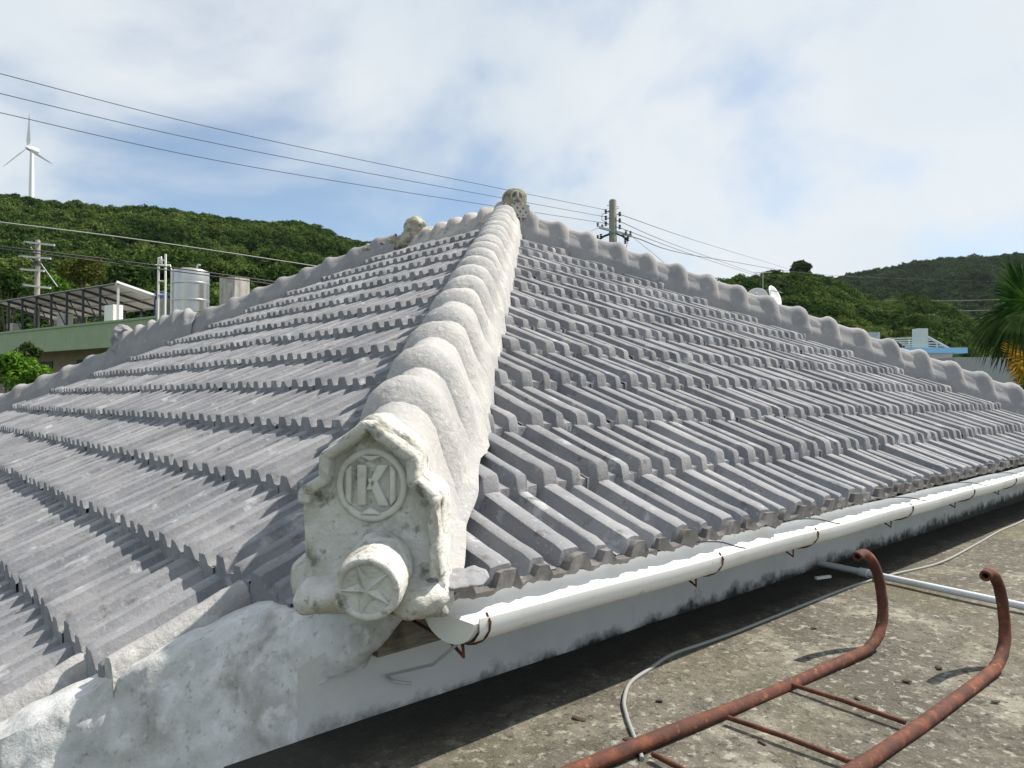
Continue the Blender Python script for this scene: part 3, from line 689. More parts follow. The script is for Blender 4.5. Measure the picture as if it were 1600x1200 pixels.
# ------------------------------------------------------------------ finials
def lattice_finial(name, u, n, z, rz, w_, h_, label_mat):
    m = Matrix.Rotation(rz, 4, 'Z') @ Matrix.Scale(S, 4); m.translation = U(u, n, z)
    poly = [(-.42, 0), (-.44, .48), (-.50, .60), (-.46, .78), (-.36, .84), (-.36, 1.16), (-.28, 1.30), (-.12, 1.36), (.12, 1.36), (.28, 1.30), (.36, 1.16), (.36, .84), (.46, .78), (.50, .60), (.44, .48), (.42, 0)]
    poly = [(x * w_, zz * h_) for x, zz in poly]
    f = MB().prism(poly, .42, m).build(name, label_mat, house, bevel=.008, smooth=50)
    for gx in range(4):
        x = -.36 * w_ + gx * .24 * w_
        MB().box(m @ Vector((x, -.03, .24 * h_)), (.05 * S, .09 * S, .44 * h_ * S), Matrix.Rotation(rz, 3, 'Z')).build('lattice_bar', M['lattice'], f)
    for gz in range(3):
        MB().box(m @ Vector((0, -.028, (.04 + gz * .21) * h_)), (.76 * w_ * S, .09 * S, .05 * S), Matrix.Rotation(rz, 3, 'Z')).build('lattice_bar', M['lattice'], f)
    for i in range(5):
        for sg in (-1, 1):
            x0 = (-.30 + i * .20) * w_; z0_ = .50 * h_
            x1 = max(-.40 * w_, min(.40 * w_, x0 + sg * .30 * w_)); z1_ = z0_ + .34 * h_ * abs(x1 - x0) / (.30 * w_)
            MB().bar(m @ Vector((x0, -.026, z0_)), m @ Vector((x1, -.03, z1_)), .05 * S, .09 * S).build('lattice_bar', M['lattice'], f)
    ring(0, 1.06 * h_, .20 * w_, .03, -.01, m, 20).build('lattice_ring', M['lattice'], f)
    for k in range(3):
        a = k * 2.094 + math.pi / 2
        MB().bar(m @ Vector((0, -.03, 1.06 * h_)), m @ Vector((.2 * w_ * math.cos(a), -.03, 1.06 * h_ + .2 * w_ * math.sin(a))), .05 * S, .09 * S).build('lattice_bar', M['lattice'], f)
    return f
lattice_finial('ridge_finial', RIDGE_U, APEX_N - .55, zR(APEX_N) - .22, R(-22), .95, 1.0, M['finial'])
def lump_finial(name, u, n, z, pts, mt, seed):
    m = Matrix.Scale(S, 4); m.translation = U(u, n, z)
    return blob(name, [(a, b, c, r_, r_, r_ * 1.05) for a, b, c, r_ in pts], m, mt, house, seed, .03, 4)
lump_finial('ridge_finial', RIDGE_U, RIDGE_N1 - .1, zL(RIDGE_U) - .55, [(0, .12, .1, .55), (0, .14, .5, .52), (0, .1, .85, .44)], M['finial'], 14)
lump_finial('hip_crest', RIDGE_U - .6, RIDGE_N1 + .5, zL(RIDGE_U - .6) - .25, [(.3, -.3, .45, .30), (0, 0, .35, .32), (-.3, .3, .25, .30), (-.6, .6, .12, .26)], M['finial'], 6)
lump_finial('hip_ornament', 7.5, SUML - 7.5, zL(7.5) + .1, [(0, 0, .25, .40), (0, 0, .6, .37), (.0, .0, .84, .33)], M['ridge_grey'], 8)

# ------------------------------------------------------------------ gutter
GN, GZ, GR, GU0, GU1 = 3.75, -1.41, .255, 2.92, UF
def gz(u): return GZ - .006 * (u - 3)
rows = []
ns = 60
for i in range(ns + 1):
    u = GU0 + (GU1 - GU0) * i / ns; row = []
    prof = [(-GR - .025, .03), (-GR - .025, .0), (-GR, -.0)] + [(GR * math.cos(a), GR * .5 * math.sin(a)) for a in [math.pi + math.pi * q / 14 for q in range(1, 14)]] + [(GR, 0), (GR, .01)]
    for (dn, dz) in prof: row.append(U(u, GN + dn, gz(u) + dz + .006 * math.sin(u * 2.1)))
    rows.append(row)
me = MB().grid(rows).mesh('gutter')
gut = link('gutter', me, house, M['gutter'], 60)
sm = gut.modifiers.new('thick', 'SOLIDIFY'); sm.thickness = .0028; sm.offset = 1
MB().grid([[U(GU0 + (GU1 - GU0) * i / ns, GN + dn, gz(GU0 + (GU1 - GU0) * i / ns) + dz + .006 * math.sin((GU0 + (GU1 - GU0) * i / ns) * 2.1)) for dn, dz in ((-GR - .034, .03), (-GR - .034, -.055), (-GR + .02, -.125), (-GR + .12, -.158), (GR * .5, -.152), (GR * .9, -.08))] for i in range(ns + 1)]).build('gutter_face', M['gutter'], gut, smooth=50)
# end cap
mb = MB(); capn = 18
cp = [(GR * 1.06 * math.cos(math.pi + math.pi * q / capn), GR * .70 * math.sin(math.pi + math.pi * q / capn)) for q in range(capn + 1)]
cm = Matrix.Scale(S, 4); 
vs = [U(GU0 - .03, GN + a, gz(GU0) + b) for a, b in cp] + [U(GU0 + .01, GN + a, gz(GU0) + b) for a, b in cp]; n_ = len(cp)
mb.add(vs, [tuple(range(n_)), tuple(range(2 * n_ - 1, n_ - 1, -1))] + [(i, i + n_, (i + 1) % n_ + n_, (i + 1) % n_) for i in range(n_)])
mb.build('end_cap', M['gutter'], gut)
def bracket(u, full=False):
    pts = []
    r_ = GR + .045
    for q in range(0, 13):
        a = math.pi + math.pi * q / 12
        pts.append(U(u, GN + r_ * math.cos(a), gz(u) + r_ * .66 * math.sin(a) + .0))
    pts = [U(u, GN - r_ + .04, gz(u) + .05)] + pts + [U(u, GN + r_ + .01, gz(u) + .05), U(u, GN + r_ + .05, gz(u) + .08)]
    mb = MB().tube(pts, .009 * S, 6)
    if not full: mb.tube([U(u, GN - .02, gz(u) - r_ * .66), U(u + .02, GN - .01, gz(u) - r_ * .66 - .10), U(u, GN + .10, gz(u) - r_ * .66 - .03), U(u, WN + .02, gz(u) - .16)], .012 * S, 6)
    return mb.build('gutter_bracket', M['rust'], gut, smooth=60)
for u in (3.0, 5.72, 7.60, 10.4, 13.1, 15.6, 18.2, 21.0, 24.0): bracket(u)
for u in (5.98, 8.0, 10.8, 13.6, 16.1, 18.8):
    pts = [U(u + .18 * q - .03 * math.sin(q * 9), GN - GR - .03 + (2 * GR + .03) * (1 - q), gz(u) + .03 + .03 * math.sin(q * 3.1)) for q in [i / 10 for i in range(11)]]
    MB().tube(pts, .007 * S, 5).build('tie_wire', M['dark_steel'], gut)
# hanging wire under the first bracket
MB().tube([U(2.95, GN - .02, gz(3) - .2), U(2.92, GN + .2, gz(3) - .38), U(2.86, WN - .03, -1.98), U(2.92, WN - .06, -2.03), U(3.0, WN - .14, -2.04)], .011 * S, 6).build('hanging_wire', M['steel'], house, smooth=60)

# ================================================================== NEIGHBOURING FLAT ROOF
flat = empty('flat_roof_house', U(8, 0, 0)); flat.location.z = 0
tag(flat, 'weathered flat concrete roof beside the tiled house, mouldy and lichen spotted', 'building')
rows = []
for j in range(60):
    n = -6 + (WN + .0 + 6) * j / 59
    rows.append([U(u, n, zs(u) + .012 * noise.noise(Vector((u * .9, n * .9, 0)))) for u in [(1.72 + 40 * i / 120) for i in range(121)]])
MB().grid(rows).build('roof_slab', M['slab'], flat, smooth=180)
fb = MB()
fx0, fx1, fy0, fy1 = 1.74 * S, 42 * S, -6 * S, (WN - .03) * S
fb.add([(fx0, fy0, 0), (fx1, fy0, 0), (fx1, fy1, 0), (fx0, fy1, 0), (fx0, fy0, CZ + zs(2.02) * S - .01), (fx1, fy0, CZ + zs(42) * S - .01), (fx1, fy1, CZ + zs(42) * S - .01), (fx0, fy1, CZ + zs(2.02) * S - .01)], [(0, 1, 5, 4), (1, 2, 6, 5), (2, 3, 7, 6), (3, 0, 4, 7)])
fb.build('wall', M['concrete'], flat)

def slabpt(px, py, lift=0.0):
    d = (at(px, py, 1.0) - camp); du, dn, dz = d.x / S, d.y / S, d.z / S
    t = (-2.22) / (dz - KS * du); return Vector((du * t, dn * t, zs(du * t) + lift))
# ------------------------------------------------------------------ rusty ladder lying on the slab
lad = empty('ladder', U(5, 2.2, zs(5))); tag(lad, 'rusty steel pipe ladder with two curled hook ends lying on the flat roof', 'ladder')
RR = .047
def rail(a, b, hu, hn, hook_h):
    """a, b slab points (u,n) of the straight; the hook rises from b"""
    d = Vector((b[0] - a[0], b[1] - a[1], 0)).normalized()
    P = lambda q, h: Vector((b[0], b[1], 0)) + d * q + Vector((hu * h, hn * h, zs(b[0]) + RR + h))
    pts = [Vector((a[0], a[1], zs(a[0]) + RR)), Vector((a[0] + (b[0] - a[0]) * .3, a[1] + (b[1] - a[1]) * .3, zs(a[0]) + RR)), Vector((a[0] + (b[0] - a[0]) * .7, a[1] + (b[1] - a[1]) * .7, zs(b[0]) + RR))]
    prof = [(-.05, 0), (.12, .012), (.28, .06), (.40, .15), (.47, .28), (.495, .42), (.49, .56), (.45, .68), (.39, .77), (.31, .82), (.23, .835), (.15, .82)]
    for q, h in prof: pts.append(P(q, h * hook_h))
    # refine
    fine = []
    for i in range(len(pts) - 1):
        p0, p1, p2, p3 = pts[max(i - 1, 0)], pts[i], pts[i + 1], pts[min(i + 2, len(pts) - 1)]
        for k in range(4):
            t = k / 4; fine.append(.5 * ((2 * p1) + (p2 - p0) * t + (2 * p0 - 5 * p1 + 4 * p2 - p3) * t * t + (-p0 + 3 * p1 - 3 * p2 + p3) * t ** 3))
    fine.append(pts[-1])
    rad = [RR * (1 + .03 * noise.noise(p * 3)) for p in fine]
    mb = MB().tube([U(*p) for p in fine], [r_ * S for r_ in rad], 16, caps=False)
    me = mb.mesh('rail'); jitter(me, .0014, 40, 1)
    o = link('rail', me, lad, M['rust'], 60)
    s2 = o.modifiers.new('thick', 'SOLIDIFY'); s2.thickness = .006; s2.offset = -1
    return o
A1 = slabpt(1348, 1027)
A0 = A1 + (slabpt(960, 1195) - A1) * 1.55
B1 = slabpt(1548, 1060); B0 = B1 + (slabpt(1360, 1198) - B1) * 2.2
rail((A0.x, A0.y), (A1.x, A1.y), 0.0, .14, .97)
rail((B0.x, B0.y), (B1.x, B1.y), 0.0, .10, .91)
for (p, q) in (((1230, 1077), (1415, 1140)), ((1138, 1132), (1330, 1203)), ((1020, 1190), (1200, 1290))):
    a, b = slabpt(*p), slabpt(*q)
    mb = MB().tube([U(a.x, a.y, zs(a.x) + RR + (.0)), U((a.x + b.x) / 2, (a.y + b.y) / 2, zs(a.x) + RR + .01), U(b.x, b.y, zs(b.x) + RR)], .018 * S, 8)
    mb.build('rung', M['rust'], lad, smooth=60)

# ------------------------------------------------------------------ pipe, cable, debris on the slab
pA, pB = slabpt(1280, 888), slabpt(1600, 958); dd = (pB - pA)
pr = .042
pipe = empty('water_pipe', U(pA.x, pA.y, zs(pA.x))); tag(pipe, 'white plastic pipe running across the flat roof from the wall', 'pipe')
pts = [pA + dd * t for t in (-.05, .26, .3, .6, 1.0, 1.9)]
MB().tube([U(p.x, p.y, zs(p.x) + pr + .03) for p in pts], pr * S, 12).build('pipe_run', M['pipe'], pipe, smooth=60)
a, b = pA + dd * .24, pA + dd * .285
MB().tube([U(a.x, a.y, zs(a.x) + pr + .03), U(b.x, b.y, zs(b.x) + pr + .03)], pr * 1.35 * S, 12).build('coupling', M['pipe'], pipe, smooth=60)
b1 = slabpt(1275, 906); b2 = slabpt(1297, 903)
tag(MB().bar(U(b1.x, b1.y, zs(b1.x) + .02), U(b2.x, b2.y, zs(b2.x) + .02), .04 * S, .03 * S).build('plastic_offcut', M['white']), 'small white plastic offcut lying in the shade near the wall', 'offcut')
cab = [(1003, 1190), (998, 1173), (985, 1140), (979, 1122), (975, 1098), (985, 1070), (1014, 1049), (1049, 1026), (1100, 1008), (1150, 990), (1205, 968), (1262, 945), (1337, 916), (1397, 899), (1469, 881), (1525, 852), (1562, 831), (1596, 816), (1640, 790)]
cp_ = [slabpt(*p) for p in cab]
fine = []
for i in range(len(cp_) - 1):
    p0, p1, p2, p3 = cp_[max(i - 1, 0)], cp_[i], cp_[i + 1], cp_[min(i + 2, len(cp_) - 1)]
    for k in range(5):
        t = k / 5; fine.append(.5 * ((2 * p1) + (p2 - p0) * t + (2 * p0 - 5 * p1 + 4 * p2 - p3) * t * t + (-p0 + 3 * p1 - 3 * p2 + p3) * t ** 3))
fine.append(cp_[-1])
tag(MB().tube([U(p.x, p.y, zs(p.x) + .016) for p in fine], .016 * S, 8).build('cable', M['cable'], smooth=60), 'thin grey cable snaking over the flat roof beside the shadow', 'cable')
rd_ = random.Random(12)
flakes = [((1418, 1066), 'rust flake between the ladder rails'), ((1466, 1045), 'small rust flake between the ladder rails below the hook'), ((1341, 1093), 'tiny rust chip beside the first rung'), ((1555, 1098), 'dark dead leaf outside the outer ladder rail'), ((905, 1125), 'dark twig fragment on the sunlit roof beside the cable'), ((982, 1158), 'small dark crumb inside the cable bend'), ((1191, 1162), 'rust chip between the second and third rungs'), ((1272, 983), 'dark crumb on the roof next to the hook shadow'), ((1030, 1097), 'brown crumb right of the cable bend'), ((1472, 882), 'dark crumb lying against the cable')]
for (p, lb) in flakes:
    q = slabpt(*p); r_ = rd_.uniform(.022, .045)
    bm = bmesh.new(); bmesh.ops.create_icosphere(bm, subdivisions=2, radius=1)
    for v in bm.verts:
        v.co = Vector((v.co.x * r_ * 1.3, v.co.y * r_ * .7, v.co.z * r_ * .3)); v.co += noise.noise_vector(v.co * 20 + Vector((p[0], 0, 0))) * r_ * .35
        v.co *= S
    me = bpy.data.meshes.new('debris'); bm.to_mesh(me); bm.free()
    o = link('debris', me, None, M['leafdry']); o.location = U(q.x, q.y, zs(q.x) + .01); o.rotation_euler = (0, 0, rd_.uniform(0, 3)); tag(o, lb, 'debris', 'crumbs on the flat roof')

# ================================================================== BACKGROUND
def local_frame(o, ex):
    """matrix with local x along ex (horizontal), y = away, z up"""
    ex = Vector((ex.x, ex.y, 0)).normalized(); ey = Vector((-ex.y, ex.x, 0))
    m = Matrix(((ex.x, ey.x, 0), (ex.y, ey.y, 0), (0, 0, 1))).to_4x4(); m.translation = o; return m
def lbox(mb, m, x0, x1, y0, y1, z0, z1):
    c = m @ Vector(((x0 + x1) / 2, (y0 + y1) / 2, (z0 + z1) / 2)); return mb.box(c, (abs(x1 - x0), abs(y1 - y0), abs(z1 - z0)), m.to_3x3())

# ------------------------------------------------------------------ green building, behind on the left
c_r = at(343, 487, 29.5); c_l = at(0, 522, 40.0); c_r.z = c_l.z = 0
ex = (c_r - c_l).normalized(); G = local_frame(c_r, ex)       # local x to the right along the front, origin at front right corner
zt_ = at(343, 487, 29.5).z
gb = empty('green_house', (c_r.x, c_r.y, 0)); tag(gb, 'two storey house with a pale green concrete parapet around its flat roof', 'building')
LEN, DEP = 30.0, 7.0
mb = MB(); lbox(mb, G, -LEN, 0, 0, .18, zt_ - 1.15, zt_ - .0); lbox(mb, G, -LEN, 0, DEP - .18, DEP, zt_ - 1.15, zt_); lbox(mb, G, -.18, 0, .18, DEP - .18, zt_ - 1.15, zt_); lbox(mb, G, -LEN, -LEN + .18, .18, DEP - .18, zt_ - 1.15, zt_)
mb.build('parapet', M['green'], gb)
mb = MB(); lbox(mb, G, -LEN - .05, .05, -.05, .23, zt_ + .004, zt_ + .10); lbox(mb, G, -.23, .05, .23, DEP - .23, zt_ + .004, zt_ + .10); mb.build('coping', M['green'], gb)
mb = MB(); lbox(mb, G, -LEN + .2, -.2, .2, DEP - .2, zt_ - .95, zt_ - .75); mb.build('roof_slab', M['concrete'], gb)
mb = MB(); lbox(mb, G, -LEN + .4, -1.0, 1.6, DEP - .3, 0, zt_ - .96); mb.build('wall', M['beige'], gb)
for i in range(6):
    mb = MB(); lbox(mb, G, -6 - i * 4.2, -4.4 - i * 4.2, 1.56, 1.62, zt_ - 2.9, zt_ - 1.5); wdw = mb.build('window', M['dark_steel'], gb)
    mb = MB(); lbox(mb, G, -6.06 - i * 4.2, -4.34 - i * 4.2, 1.54, 1.59, zt_ - 3.0, zt_ - 2.9); mb.build('sill', M['concrete'], wdw)
# roof frame with tilted panels
fr_o = at(145, 507, 34.0); xk = (G.inverted() @ Vector((fr_o.x, fr_o.y, 0))).x
rf = empty('panel_canopy', G @ Vector((xk, .8, zt_ - .75))); tag(rf, 'dark steel frame carrying tilted grey solar panels on the green house roof', 'canopy')
yF, yB = .75, 3.9; zF = at(145, 441, 34.6).z; zB = zF - .72
XS = [xk - i * 1.62 for i in range(9)]
for i in range(8):
    a, b = XS[i] - .03, XS[i + 1] + .03
    mb = MB(); mb.add([G @ Vector((a, yF, zF)), G @ Vector((b, yF, zF)), G @ Vector((b, yB, zB)), G @ Vector((a, yB, zB)), G @ Vector((a, yF, zF + .05)), G @ Vector((b, yF, zF + .05)), G @ Vector((b, yB, zB + .05)), G @ Vector((a, yB, zB + .05))], [(0, 1, 2, 3), (7, 6, 5, 4), (0, 4, 5, 1), (1, 5, 6, 2), (2, 6, 7, 3), (3, 7, 4, 0)])
    mb.build('panel', M['panel'], rf)
for i, x in enumerate(XS):
    MB().bar(G @ Vector((x, yF - .1, zF - .05)), G @ Vector((x, yB + .1, zB - .05)), .09, .12).build('rafter', M['steel'] if i == 0 else M['dark_steel'], rf)
    MB().bar(G @ Vector((x, yF + .02, zF - .1)), G @ Vector((x, yF + .02, zt_ - .75)), .10, .10).build('post', M['steel'] if i == 0 else M['dark_steel'], rf)
    MB().bar(G @ Vector((x, yB - .1, zB - .1)), G @ Vector((x, yB - .1, zt_ - .75)), .10, .10).build('post', M['dark_steel'], rf)
    if i: MB().bar(G @ Vector((x + 1.5, yF + .1, zt_ + .1)), G @ Vector((x + .1, yF + .1, zF - .5)), .04, .05).build('brace', M['dark_steel'], rf)
for q in (0.0, .33, .66, 1.0):
    y = yF + (yB - yF) * q; z = zF + (zB - zF) * q - .02
    MB().bar(G @ Vector((XS[0] + .1, y, z)), G @ Vector((XS[-1] - .1, y, z)), .07, .06).build('purlin', M['dark_steel'] if q == 0 else M['steel'], rf)
MB().bar(G @ Vector((XS[0] + .1, yF - .12, zF + .06)), G @ Vector((XS[0] + .1, yB + .1, zB + .06)), .08, .10).build('edge_trim', M['white'], rf)
def rbox(name, px, y, w_, h_, dpt, m_, label, cat, zb=None, extra=None):
    q = at(px, 500, 33.0); x = (G.inverted() @ q).x
    # find local x so that the box appears at photo column px at depth y
    for _ in range(6):
        wpos = G @ Vector((x, y, zt_)); d = wpos - camp; pxx = 800 + F_PX * d.dot(RGT) / d.dot(FWD); x += (px - pxx) / F_PX * d.dot(FWD) * 1.1
    mb = MB(); z0 = zt_ - .75 if zb is None else zb
    lbox(mb, G, x - w_ / 2, x + w_ / 2, y, y + dpt, z0, z0 + h_)
    o = mb.build(name, m_, None, bevel=.02); tag(o, label, cat); return x, o
rbox('white_cabinet', 168, .62, .80, 1.75, .5, M['white'], 'white upright cabinet under the end of the panel canopy', 'cabinet')
rbox('white_cabinet', 92, 1.2, .75, 1.75, .5, M['panel'], 'pale grey cabinet deep under the panel canopy', 'cabinet')
rbox('white_cabinet', 12, 1.2, .75, 1.55, .5, M['panel'], 'pale grey cabinet under the far end of the panel canopy', 'cabinet')
xp, _ = rbox('concrete_pillar', 250, .6, .85, 1.72, .6, M['concrete'], 'stained concrete pillar behind the white pipe frame', 'pillar')
rbox('concrete_pillar', 353, 1.6, 1.06, 2.55, .8, M['concrete'], 'stained concrete pillar right of the steel water tank', 'pillar')
rbox('blue_drum', 243, 2.6, .45, 2.6, .5, M['navy'], 'dark blue drum behind the white pipe frame', 'drum')
q = at(298, 455, 32.5); TK = Vector((q.x, q.y, zt_ - .75)); ht = at(298, 424, 32.5).z
tank = empty('water_tank', TK); tag(tank, 'round stainless steel water tank with raised bands on the green house roof', 'tank')
rt_ = .78
prof = []
zz = TK.z
Hk = ht - TK.z
rows = []
for (f, rr) in [(0, rt_), (.24, rt_), (.25, rt_ + .025), (.27, rt_ + .025), (.28, rt_), (.52, rt_), (.53, rt_ + .025), (.55, rt_ + .025), (.56, rt_), (.78, rt_), (.79, rt_ + .025), (.81, rt_ + .025), (.82, rt_), (.98, rt_), (1.0, rt_ - .03), (1.03, rt_ * .6), (1.04, .02)]:
    rows.append([TK + Vector((rr * math.cos(2 * math.pi * k / 40), rr * math.sin(2 * math.pi * k / 40), f * Hk)) for k in range(41)])
MB().grid(rows).build('tank_body', M['tank'], tank, smooth=35)
t0 = TK + Vector((0, 0, Hk)) + RGT * .28
MB().tube([t0, t0 + UP * .25, t0 + UP * .30 + RGT * .06, t0 + UP * .28 + RGT * .14], .045, 8).build('vent_pipe', M['steel'], tank, smooth=60)
q = TK - RGT * .62 - FWD * .55
MB().tube([q, q + UP * Hk * 1.0, q + UP * Hk * 1.06 - RGT * .05, q + UP * (Hk * 1.06) - RGT * .75], .035, 8).build('feed_pipe', M['white'], tank, smooth=60)
pf = empty('pipe_frame', G @ Vector((xp, .3, zt_ - .75))); tag(pf, 'tall white pipe frame with rungs beside the steel tank', 'pipe frame')
a_ = at(247, 483, 30.9); b_ = at(258, 483, 30.9); ta = at(247, 403, 30.9).z; tb = at(258, 397, 30.9).z
MB().tube([Vector((a_.x, a_.y, zt_ - .75)), Vector((a_.x, a_.y, ta)), Vector((a_.x, a_.y, ta + .05)) + RGT * .10, Vector((a_.x, a_.y, ta - .25)) + RGT * .13], .045, 8).build('upright', M['white'], pf, smooth=60)
MB().tube([Vector((b_.x, b_.y, zt_ - .75)), Vector((b_.x, b_.y, tb))], .045, 8).build('upright', M['white'], pf, smooth=60)
for py in (407, 421, 439, 460): MB().tube([at(247, py, 30.9), at(258, py, 30.9)], .03, 6).build('rung', M['white'], pf)
q = at(357, 434, 31.8)
MB().tube([Vector((q.x, q.y, q.z - .4)), q, q + RGT * .08], .04, 8).build('vent', M['white'], pf)

# ------------------------------------------------------------------ utility poles
def insul(p, parent, r=.05, h=.16):
    mb = MB()
    for k in range(3): mb.tube([p + UP * (k * h / 3), p + UP * (k * h / 3 + h * .12), p + UP * (k * h / 3 + h * .28)], [r * .5, r, r * .45], 8)
    return mb.build('insulator', M['insul'], parent, smooth=60)
def pole(px, ytop, d, rb, label, arms):
    tp = at(px, ytop, d); base = Vector((tp.x, tp.y, 0))
    e = empty('utility_pole', base); tag(e, label, 'pole', 'concrete utility poles')
    MB().tube([base - UP * .3, base + UP * tp.z * .5, base + UP * (tp.z - .06), base + UP * tp.z], [rb * 1.25, rb * 1.1, rb * .97, rb * .7], 16).build('shaft', M['pole'], e, smooth=50)
    return e, tp
pc, tp = pole(957.5, 312, 31.0, .165, 'grey concrete utility pole rising behind the ridge of the tiled roof', None)
pcb = Vector((tp.x, tp.y, 0))
for py in (322, 328, 339, 343, 350, 352):
    pass
for (py, sx) in ((331, -1), (341, -1), (350, -1), (335, 1), (345, 1), (355, 1)):
    p = at(957.5, py, 31.0)
    MB().bar(p + RGT * sx * .12, p + RGT * sx * .34, .03, .03).build('bracket', M['dark_steel'], pc); insul(p + RGT * sx * .30 - UP * .08, pc, .07, .2)
for (py, sx) in ((321, -1), (323, 1), (326, 1)):
    p = at(957.5, py, 31.0); MB().bar(p + RGT * sx * .1, p + RGT * sx * .26, .025, .025).build('step_bolt', M['steel'], pc)
ca, cb = at(936, 355, 30.8), at(987, 369, 31.2)
MB().bar(ca, cb, .10, .09).build('cross_arm', M['steel'], pc)
for (px, py) in ((934, 354), (941, 357), (985, 367), (978, 366)): insul(at(px, py, 31) , pc, .06, .18)
for (px0, py0, px1, py1) in ((952, 366, 934, 376), (964, 365, 981, 375)):
    MB().tube([at(px0, py0, 31), at((px0 + px1) / 2, (py0 + py1) / 2 - 1.5, 31), at(px1, py1, 31)], .05, 6).build('drop_bracket', M['dark_steel'], pc, smooth=60)
for (px, py) in ((934, 372), (939, 370), (981, 374), (977, 378)): insul(at(px, py, 31) - UP * .08, pc, .07, .22)
MB().tube([at(957.5, 363.5, 31.0), at(957.5, 366, 31.0)], .185, 14).build('band', M['teal'], pc, smooth=60)
MB().tube([at(952, 329, 31), at(941, 335, 31), at(940, 343, 31), at(950, 350, 31)], .012, 5).build('jumper', M['line'], pc)
MB().tube([at(981, 375, 31), at(979, 385, 31), at(977, 398, 31)], .012, 5).build('jumper', M['line'], pc)
MB().tube([at(934, 376, 31), at(930, 384, 31), at(938, 392, 31)], .012, 5).build('jumper', M['line'], pc)

pl_, tp2 = pole(59, 375, 42.0, .14, 'concrete utility pole with several cross arms behind the panel canopy', None)
for (px0, py0, px1, py1) in ((38, 378, 85, 383), (30, 400, 79, 404), (32, 420.5, 69, 423.5), (36, 445, 79, 450)):
    d0 = 42.0
    MB().bar(at(px0, py0, d0), at(px1, py1, d0 - .2), .11, .10).build('cross_arm', M['steel'], pl_)
for (px, py) in ((41, 382), (85, 386), (78, 402), (34, 402), (37, 446), (78, 449), (58, 374)): insul(at(px, py, 42) - UP * .1, pl_, .10, .25)
for (a, b) in (((48, 386), (57, 398)), ((47, 405), (57, 412)), ((64, 412), (90, 448))):
    MB().bar(at(*a, 42), at(*b, 42), .04, .04).build('stay', M['steel'], pl_)
MB().tube([at(58.5, 408, 42), at(58.5, 414, 42)], .20, 12).build('clamp', M['dark_steel'], pl_, smooth=60)
# ------------------------------------------------------------------ power lines
def wire(label, pts, r, m_, seg=24, grp='overhead lines'):
    """through 3 photo points with their own depths, as a sagging curve"""
    P = [at(*p) for p in pts]; out_ = []
    for k in range(seg + 1):
        t = k / seg * (len(P) - 1); i = min(int(t), len(P) - 2); f = t - i
        p0, p1, p2, p3 = P[max(i - 1, 0)], P[i], P[i + 1], P[min(i + 2, len(P) - 1)]
        out_.append(.5 * ((2 * p1) + (p2 - p0) * f + (2 * p0 - 5 * p1 + 4 * p2 - p3) * f * f + (-p0 + 3 * p1 - 3 * p2 + p3) * f ** 3))
    o = MB().tube(out_, r, 5).build('power_line', m_, smooth=60); tag(o, label, 'cable', grp); return o
wire('topmost black wire from the pole behind the ridge towards the turbine side', [(-330, 22, 15), (0, 115, 18.5), (400, 215, 24), (946, 328, 31)], .011, M['line'])
wire('middle black wire from the pole behind the ridge towards the turbine side', [(-330, 58, 15), (0, 146, 18.5), (400, 237, 24), (946, 339, 31)], .011, M['line'])
wire('lowest black wire from the pole behind the ridge towards the turbine side', [(-330, 95, 15), (0, 176, 18.5), (400, 262, 24), (946, 349, 31)], .011, M['line'])
wire('pale thin cable crossing the wooded turbine hill', [(-300, 310, 20), (0, 347, 22), (250, 379, 25), (560, 426, 30)], .018, M['line_pale'])
wire('thick black cable passing in front of the steel tank, upper strand', [(-300, 350, 20), (0, 385, 22), (230, 413, 25), (470, 446, 29)], .024, M['line'])
wire('thick black cable passing in front of the steel tank, lower strand', [(-300, 356, 20), (0, 389, 22), (230, 418, 25), (470, 450, 29)], .020, M['line'])
for i, (a, b, c) in enumerate((((966, 334, 31), (1100, 380, 60), (1232, 420, 110)), ((966, 345, 31), (1080, 392, 58), (1240, 448, 110)), ((966, 355, 31), (1100, 404, 60), (1230, 446, 110)))):
    wire(('upper', 'middle', 'lowest')[i] + ' wire running from the pole behind the ridge towards the rounded hill', [a, b, c], .016, M['line'])
wire('slack wire running from the pole cross arm towards the rounded hill', [(988, 370, 31), (1120, 405, 60), (1330, 432, 120), (1620, 442, 190)], .022, M['line'])
wire('guy wire slanting down from the pole cross arm to the right', [(988, 370, 31), (1030, 404, 28), (1080, 450, 25)], .008, M['line'])
wire('thin wire slanting down from the pole cross arm to the left', [(935, 356, 31), (910, 367, 29), (880, 382, 27)], .008, M['line'])
for i, py in enumerate((470, 486, 498)):
    wire(('upper', 'middle', 'lower')[i] + ' of three pale distant wires strung before the dark mountain', [(1380, py - 1, 190), (1470, py, 190), (1570, py - 2, 190)], .04, M['line_pale'])

# ------------------------------------------------------------------ wind turbine
D = 420.0
hub = at(46, 232, D); tb_ = Vector((hub.x, hub.y, hub.z - 40))
wt = empty('wind_turbine', (hub.x, hub.y, at(46, 311, D).z - 6)); tag(wt, 'white three bladed wind turbine standing on the wooded hilltop', 'wind turbine')
k_ = D / F_PX
foot = at(46, 318, D)
back_ = (FWD * .9 + RGT * .25).normalized()
tc = hub + back_ * 1.6 - UP * 1.2
MB().tube([Vector((tc.x, tc.y, foot.z - 8)), Vector((tc.x, tc.y, foot.z + 12)), Vector((tc.x, tc.y, hub.z - .8))], [4.0 * k_, 3.6 * k_, 2.5 * k_], 20).build('tower', M['turb'], wt, smooth=60)
nc = MB().tube([hub - back_ * .6, hub + back_ * .4, hub + back_ * 2.0, hub + back_ * 5.0, hub + back_ * 5.6], [.6, 1.5, 1.7, 1.5, .8], 14).build('nacelle', M['turb'], wt, smooth=60)
